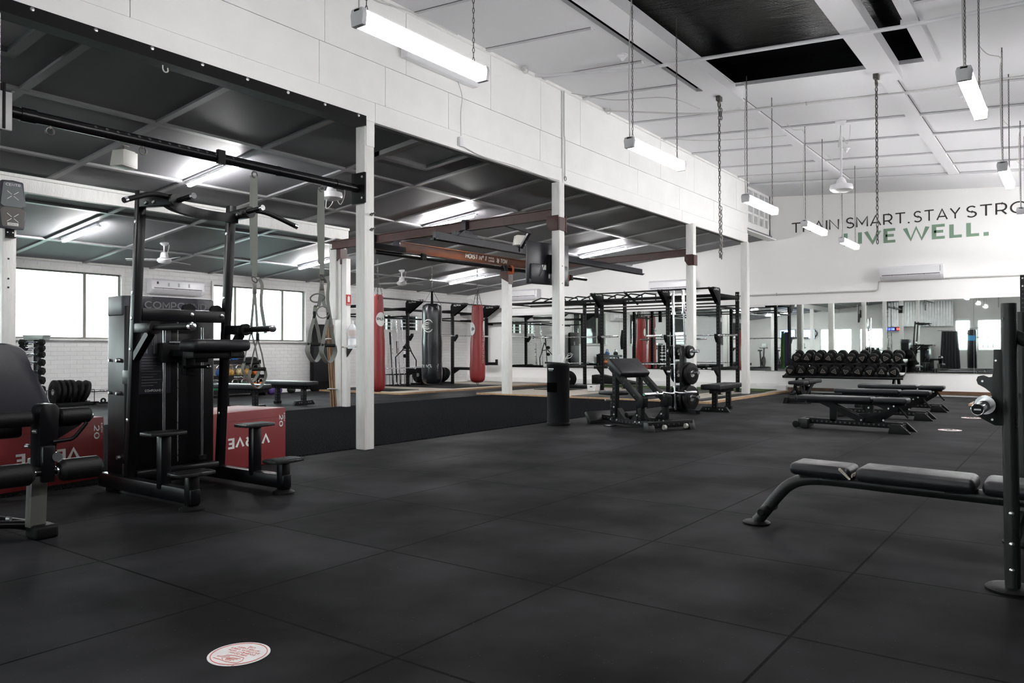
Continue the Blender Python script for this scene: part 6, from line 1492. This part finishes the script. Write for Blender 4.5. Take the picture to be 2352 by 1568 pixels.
for tier, (xx, zz, y0, y1, nm) in enumerate(((18.60, .885, 5.30, 3.15, 'upper'), (18.28, .595, 5.345, 3.17, 'lower'))):
    for k in range(10):
        if proto is None: d_ = proto = round_db()
        else: d_ = dup(proto)
        d_.location = (xx, y0+(y1-y0)*k/9, zz); d_.rotation_euler = (random.uniform(-1, 1)*1.2, -.27, 0)
        d_.rotation_mode = 'XYZ'
        d_['label'] = 'black round dumbbell, %s from the header end of the %s tier' % (nth[k], nm)

# ================================================================== ADJUSTABLE BENCHES
def adj_bench(loc, rz, label):
    """Long axis along local X: wheels at -X, foot at +X."""
    t = thing('adjustable_bench', label, 'bench', loc, rz, 'black adjustable benches'); o = (0, 0, 0)
    holes_bar(B(), (-.62, 0, .10), (.55, 0, .085), .075, .075, 20).build('spine', [matt_black, hole], t)
    B().prism([(.42, 0), (.44, .115), (.56, .115), (.68, 0)], 'y', -.23, -.17, .006).prism([(.42, 0), (.44, .115), (.56, .115), (.68, 0)], 'y', .17, .23, .006).bx(.46, .56, -.2, .2, .03, .10, .006).build('front_foot', rubber, t)
    b = B()
    for k in range(6): b.bx(.588+.016*k, .594+.016*k, -.232, -.17, .092-.016*k, .098-.016*k)
    b.build('grip_ridge', rubber, t)
    B().bx(-.68, -.56, -.16, .16, .015, .13, .008).build('rear_foot', gun_steel, t)
    for s in (-1, 1): B().lathe((-.70, s*.15, .055), (0, s, 0), [(0, .04), (.006, .045), (.03, .045), (.034, .03)], 18).build('transport_wheel', rubber, t)
    B().bar((-.27, 0, .10), (-.27, 0, .30), .075, .08, (1, 0, 0), .004).build('rest_post', matt_black, t)
    B().bar((-.44, -.05, .385), (.10, -.05, .13), .025, .075).bar((-.44, .05, .385), (.10, .05, .13), .025, .075).build('back_strut', matt_black, t)
    holes_bar(B(), (.17, 0, .10), (.17, 0, .36), .075, .09, 3, (1, 0, 0)).build('main_post', [matt_black, hole], t)
    B().prism([(.05, .12), (.30, .12), (.50, .26), (.52, .36), (.44, .36), (.30, .24), (.05, .22)], 'y', -.05, -.04, .002).prism([(.05, .12), (.30, .12), (.50, .26), (.52, .36), (.44, .36), (.30, .24), (.05, .22)], 'y', .04, .05, .002).build('side_plate', matt_black, t)
    B().bx(-.60, .20, -.05, .05, .335, .365, .004).bx(.22, .58, -.05, .05, .335, .365, .004).build('pad_rail', matt_black, t)
    B().bx(-.70, .215, -.15, .15, .365, .435, .022, 3).build('back_pad', vinyl, t)
    B().bx(.235, .62, -.15, .15, .365, .43, .022, 3).build('seat_pad', vinyl, t)
    B().tube([(.50, -.06, .34), (.56, -.06, .26), (.62, -.06, .19)], .014, 8).build('release_handle', rubber, t)
    b = B()
    for x, z in ((-.42, .375), (.08, .14), (.17, .30), (.40, .30), (.46, .33), (.34, .15)): b.lathe((x, -.064, z), (0, -1, 0), [(0, .014), (.01, .01)], 8)
    b.build('bolt', zinc, t)
    return t
adj_bench((10.62, 2.31, 0), -PI/2, 'black adjustable bench lying flat, nearest of the parallel benches')
adj_bench((12.75, 2.36, 0), -PI/2+.01, 'black adjustable bench lying flat, in the middle of the parallel benches')
adj_bench((14.55, 2.40, 0), -PI/2+.03, 'black adjustable bench lying flat, closest to the dumbbell rack of the parallel benches')
adj_bench((15.75, 4.36, 0), PI, 'black adjustable bench turned end on in front of the dumbbell rack')

# ================================================================== BENCH PRESS STATION (right)
t = thing('press_bench', 'dark grey bench press station with a worn headrest and upright barbell supports', 'bench', (4.42, .8, 0)); o = (4.42, .8, 0)
BX0, BX1 = 4.585, 4.42
ax = lambda y: BX1+(BX0-BX1)*(y-.3)/1.25
ov = lambda pts, r: B(o).tube(smooth_path(pts, 7), r, 16)
ov([(ax(1.55), 1.55, .02), (ax(1.49), 1.495, .09), (ax(1.43), 1.43, .175), (ax(1.36), 1.36, .25), (ax(1.27), 1.27, .295), (ax(1.12), 1.12, .312), (ax(.8), .8, .313), (ax(.4), .4, .315), (ax(.0), .0, .315), (ax(-.2), -.2, .315)], .034).build('main_tube', gun_steel, t)
B(o).lathe((ax(1.55), 1.555, 0), (0, 0, 1), [(0, .078), (.012, .08), (.018, .072), (.022, .05)], 28).build('foot_disc', rubber, t)
B(o).lathe((ax(1.48)-.13, 1.485, .10), (1, 0, 0), [(0, .018), (.015, .026), (.245, .026), (.26, .018)], 16).build('foot_peg', rubber, t)
def pad(y0, y1, z0, z1, w, name, bev=.03, lift=0):
    p = []
    for z in (z0, z1):
        for y, s in ((y0, -1), (y0, 1), (y1, 1), (y1, -1)):
            p.append((ax(y)+s*w, y, z+(lift if y == y1 else 0)))
    return B(o).hexa(p, bev, 4).build(name, vinyl, t)
hp = pad(.985, 1.32, .335, .405, .125, 'head_pad', .032, .0)
b = B(o)
for k in range(9): xx = ax(.99)-.128+.004*k; b.bx(ax(.99)-.131, ax(.99)-.121, .985+.006*k-.003, .993+.006*k, .345+.0055*k, .352+.0062*k)
for k in range(12): b.bx(ax(.985)-.10+.016*k, ax(.985)-.086+.016*k, .979, .984, .352+.004*(k % 3), .366+.005*(k % 2))
b.build('torn_edge', mat('torn foam', (.55, .50, .42), .8, bump=.5, bscale=80), hp)
pad(.40, .96, .335, .412, .135, 'back_pad', .034)
pad(.05, .375, .335, .412, .135, 'seat_pad', .034)
for y in (1.1, .5): B(o).bx(ax(y)-.08, ax(y)+.08, y-.04, y+.04, .325, .345).build('pad_bracket', matt_black, t)
for s, x in ((-1, 3.95), (1, 4.92)):
    up_ = B(o)
    prof = lambda y, w, l: None
    pts = []
    u = B(o)
    n = 16
    ringz = [(.02, .232), (.35, .234), (.7, .236), (1.236, .238)]
    rings = []
    for z, yc in ringz:
        rings.append([u.bm.verts.new(V((x+.052*math.copysign(abs(math.cos(2*PI*k/n))**.7, math.cos(2*PI*k/n)), yc+.030*math.copysign(abs(math.sin(2*PI*k/n))**.7, math.sin(2*PI*k/n)), z))-V(o)) for k in range(n)])
    for A_, C_ in zip(rings, rings[1:]):
        for k in range(n): u.bm.faces.new((A_[k], A_[(k+1) % n], C_[(k+1) % n], C_[k]))
    u.bm.faces.new(rings[0][::-1]); u.bm.faces.new(rings[-1])
    u.build('upright', gun_steel, t)
    B(o).lathe((x, .235, 0), (0, 0, 1), [(0, .10), (.012, .102), (.02, .092), (.024, .06)], 32).build('foot_disc', rubber, t)
    # hook plates: two catches, one above the other
    hk = [(.27, 1.038), (.293, 1.038), (.293, .945), (.298, .918), (.316, .914), (.336, .925), (.352, .921), (.358, .905), (.352, .886), (.325, .872), (.303, .852), (.297, .82), (.303, .792), (.322, .772), (.343, .782), (.350, .815), (.366, .816), (.372, .79), (.364, .757), (.34, .738), (.29, .71), (.25, .71), (.25, 1.0)]
    for q in (-.034, .028):
        B(o).prism([(y, z) for y, z in hk], 'x', x+q, x+q+.006, .0015).build('hook_plate', gun_steel, t)
    B(o).bx(x-.03, x+.03, .27, .288, .94, 1.03, .003).build('hook_spacer', matt_black, t)
    b = B(o)
    for y, z in ((.285, .99), (.335, .90), (.30, .735)): b.lathe((x-.034, y, z), (-1, 0, 0), [(0, .006), (.003, .004)], 8)
    for z in (.10, .34, .21): b.lathe((x-.05, .232, z), (-1, 0, 0), [(0, .011), (.005, .009), (.008, .004)], 12)
    b.build('bolt', zinc, t)
    B(o).tube([(x+.01, .24, 1.11), (x+.04, .10, 1.03), (x+.06, -.25, .72), (x+.06, -.5, .45), (x+.06, -.62, .05)], .028, 14).build('rear_brace', gun_steel, t)
B(o).bx(3.95, 4.92, .205, .265, .20, .28, .01).bx(ax(-.1)-.03, ax(-.1)+.03, -.2, .235, .20, .30, .01).build('cross_member', gun_steel, t)
for x in (3.98, 4.98): B(o).lathe((x, -.62, 0), (0, 0, 1), [(0, .09), (.015, .09), (.02, .06)], 24).build('foot_disc', rubber, t)
bb = barbell((3.56, .322, .80), (5.31, .322, .80), 'steel barbell lying in the lower hooks of the bench press station, end on', sl=.33)
oo = bb.location
B(oo).lathe((3.5585, .322, .80), (1, 0, 0), [(0, .020), (.002, .020)], 20).build('end_cap', rubber, bb)
B(oo).torus((3.559, .322, .80), .022, .002, (1, 0, 0), 24, 6).bx(3.5565, 3.558, .310, .334, .797, .803).build('end_ring', chrome, bb)

# ================================================================== WHAT THE MIRRORS SEE BEHIND THE CAMERA
t = thing('corrugated_screen', 'corrugated zinc screen hanging high at the rear, seen in the mirror over the dumbbells', 'screen', (-7.1, 6.9, 2.2)); o = (-7.1, 6.9, 2.2)
b = B(o); ys = [5.2+.0325*k for k in range(101)]
for y0, y1 in zip(ys, ys[1:]):
    x0, x1 = -7.2+.02*math.sin(y0*2*PI/.13), -7.2+.02*math.sin(y1*2*PI/.13)
    b._add([(x0, y0, 2.25), (x1, y1, 2.25), (x1, y1, 3.55), (x0, y0, 3.55)], [(0, 1, 2, 3)])
b.build('sheet', corr_m, t)
t = thing('led_clock', 'wall clock with blue and red led digits seen in the mirror above the dumbbell rack', 'clock', (-6.9, 8.0, 2.1)); o = (-6.9, 8.0, 2.1)
B(o).bx(-6.95, -6.9, 7.55, 8.45, 2.03, 2.22).build('case', rubber, t)
text('digits', '22:18', led_blue, (-6.895, 8.33, 2.07), (0, -1, 0), (0, 0, 1), .42, .10, t, .01, o)
text('digits', '5H', led_red, (-6.895, 7.80, 2.07), (0, -1, 0), (0, 0, 1), .18, .10, t, .01, o)
t = thing('cloth_curtain', 'black cloth curtain hanging from a rail, seen in the mirror past the dumbbell rack', 'curtain', (-5.5, 5.15, 1.95)); o = (-5.5, 5.15, 1.95)
b = B(o); N_ = 48
for k in range(N_):
    f0, f1 = k/N_, (k+1)/N_
    def P_(f, z): w_ = .36+.1*(1.95-z)/1.9; return (-5.5+.04*math.sin(f*38), 5.15+(f-.5)*2*w_, z)
    b._add([P_(f0, .05), P_(f1, .05), P_(f1, 1.95), P_(f0, 1.95)], [(0, 1, 2, 3)])
b.build('cloth', curtain_m, t, ang=180); B(o).cyl((-5.5, 4.6, 1.98), (-5.5, 5.7, 1.98), .015).build('rail', chrome, t)
b = B(o)
for k in range(6): b.torus((-5.5, 4.85+.12*k, 1.93), .02, .006, (1, 0, 0), 12, 5)
b.build('eyelets', chrome, t)
for y in (4.6, 5.7): B(o).bx(-7.5, -5.49, y-.012, y+.012, 1.97, 1.995).build('rail_bracket', chrome, t)
t = thing('cable_machine', 'black cable machine with a chrome bar seen in the mirror beside the press station', 'gym machine', (-5.0, 3.9, 0)); o = (-5.0, 3.9, 0)
B(o).bx(-5.2, -4.85, 3.95, 4.35, 0, 2.0, .10, 4).build('tower', black_steel, t)
B(o).tube(smooth_path([(-5.0, 4.4, 2.02), (-5.0, 3.9, 2.07), (-5.0, 3.3, 2.10), (-5.0, 2.9, 2.0)], 5), .025, 8).cyl((-5.0, 4.2, 1.6), (-5.0, 3.0, 1.62), .03).bx(-5.05, -4.95, 2.85, 2.97, 0, 2.05).build('frame', steel_bar, t)
for k in range(3): B(o).cyl((-4.97, 3.3+.2*k, 1.58), (-4.97, 3.28+.2*k, 1.1), .025).build('handle', rubber, t)
B(o).bx(-4.85, -4.845, 4.0, 4.3, 1.45, 1.7).build('placard', led_blue if False else mat('blue placard', (.03, .25, .5), .4), t)
t = thing('low_cabinet', 'black low cabinet in an alcove seen in the mirror behind the dumbbells', 'cabinet', (-6.9, 6.9, 0)); o = (-6.9, 6.9, 0)
B(o).bx(-7.4, -6.8, 6.3, 7.3, 0, 1.25, .01).build('body', black_steel, t); B(o).bx(-6.8, -6.79, 6.35, 7.25, .08, 1.2).build('door', matt_black, t)
for k, y in enumerate((12.6, 13.7)):
    t = thing('wall_tv', ['lit tv on the rear wall seen in the mirror by the rack, nearer the windows', 'lit tv on the rear wall seen in the mirror by the rack, nearer the corner'][k], 'tv', (-7.4, y, 1.9)); o = (-7.4, y, 1.9)
    B(o).bx(-7.48, -7.4, y-.45, y+.45, 1.65, 2.2, .01).build('frame', rubber, t); B(o).bx(-7.4, -7.395, y-.42, y+.42, 1.68, 2.17).build('screen', tv_on, t)
t = thing('wall_clock', 'round white wall clock seen in the mirror beside the last header post', 'clock', (-7.48, 12.35, 2.0)); o = (-7.48, 12.35, 2.0)
B(o).cyl((-7.48, 12.25, 1.95), (-7.44, 12.25, 1.95), .2, seg=32).build('face', plastic_w, t); B(o).torus((-7.44, 12.25, 1.95), .2, .03, (1, 0, 0), 32, 8).bar((-7.43, 12.25, 1.95), (-7.43, 12.25, 2.07), .012, .01).bar((-7.43, 12.25, 1.95), (-7.43, 12.33, 1.93), .012, .01).build('rim_and_hands', rubber, t)
def bike(x, y, rz, label):
    t = thing('exercise_bike', label, 'exercise bike', (x, y, 0), rz, 'exercise bikes at the rear')
    B().cyl((-.35, -.03, .35), (-.35, .03, .35), .30, seg=28).build('flywheel', black_steel, t)
    B().bar((-.35, 0, .35), (.1, 0, .45), .08, .1).bar((.1, 0, .05), (.25, 0, .95), .06, .08).bar((-.3, 0, .35), (-.45, 0, 1.1), .06, .08).bx(-.6, -.5, -.28, .28, 0, .06).bx(.45, .55, -.28, .28, 0, .06).bar((-.55, 0, .05), (.5, 0, .05), .06, .06).build('frame', gun_steel, t)
    B().bx(.12, .4, -.1, .1, .94, 1.02, .03).build('seat', vinyl, t)
    B().tube([(-.3, -.22, 1.15), (-.48, -.2, 1.12), (-.48, .2, 1.12), (-.3, .22, 1.15)], .018, 8).build('handlebar', rubber, t)
    B().bx(-.56, -.52, -.14, .14, 1.15, 1.38, .01).build('console', plastic_g, t)
bike(-5.2, 12.4, 0, 'grey exercise bike at the rear, seen in the mirror by the hanging bands')
bike(-5.2, 13.5, 0, 'grey exercise bike at the rear, seen in the mirror behind the rack')
bike(-5.2, 14.5, 0, 'grey exercise bike in the rear corner, seen in the mirror behind the rack')

# pale roof and vent beyond the windows
t = thing('roof_vent', 'pale round rooftop ventilator seen through the second window', 'roof vent', (13.4, 18.3, 0)); o = (13.4, 18.6, 0)
t.location = o
pale = mat('sunlit pale metal', (.62, .70, .74), .6)  # one even pale bluish tone for shaft and cowl
B(o).bx(13.1, 13.75, 18.3, 18.95, 0, 1.7).build('shaft', pale, t)
B(o).lathe((13.42, 18.62, 1.7), (0, 0, 1), [(0, .35), (.1, .48), (.2, .42), (.45, .42), (.5, .2)], 20).build('cowl', pale, t)
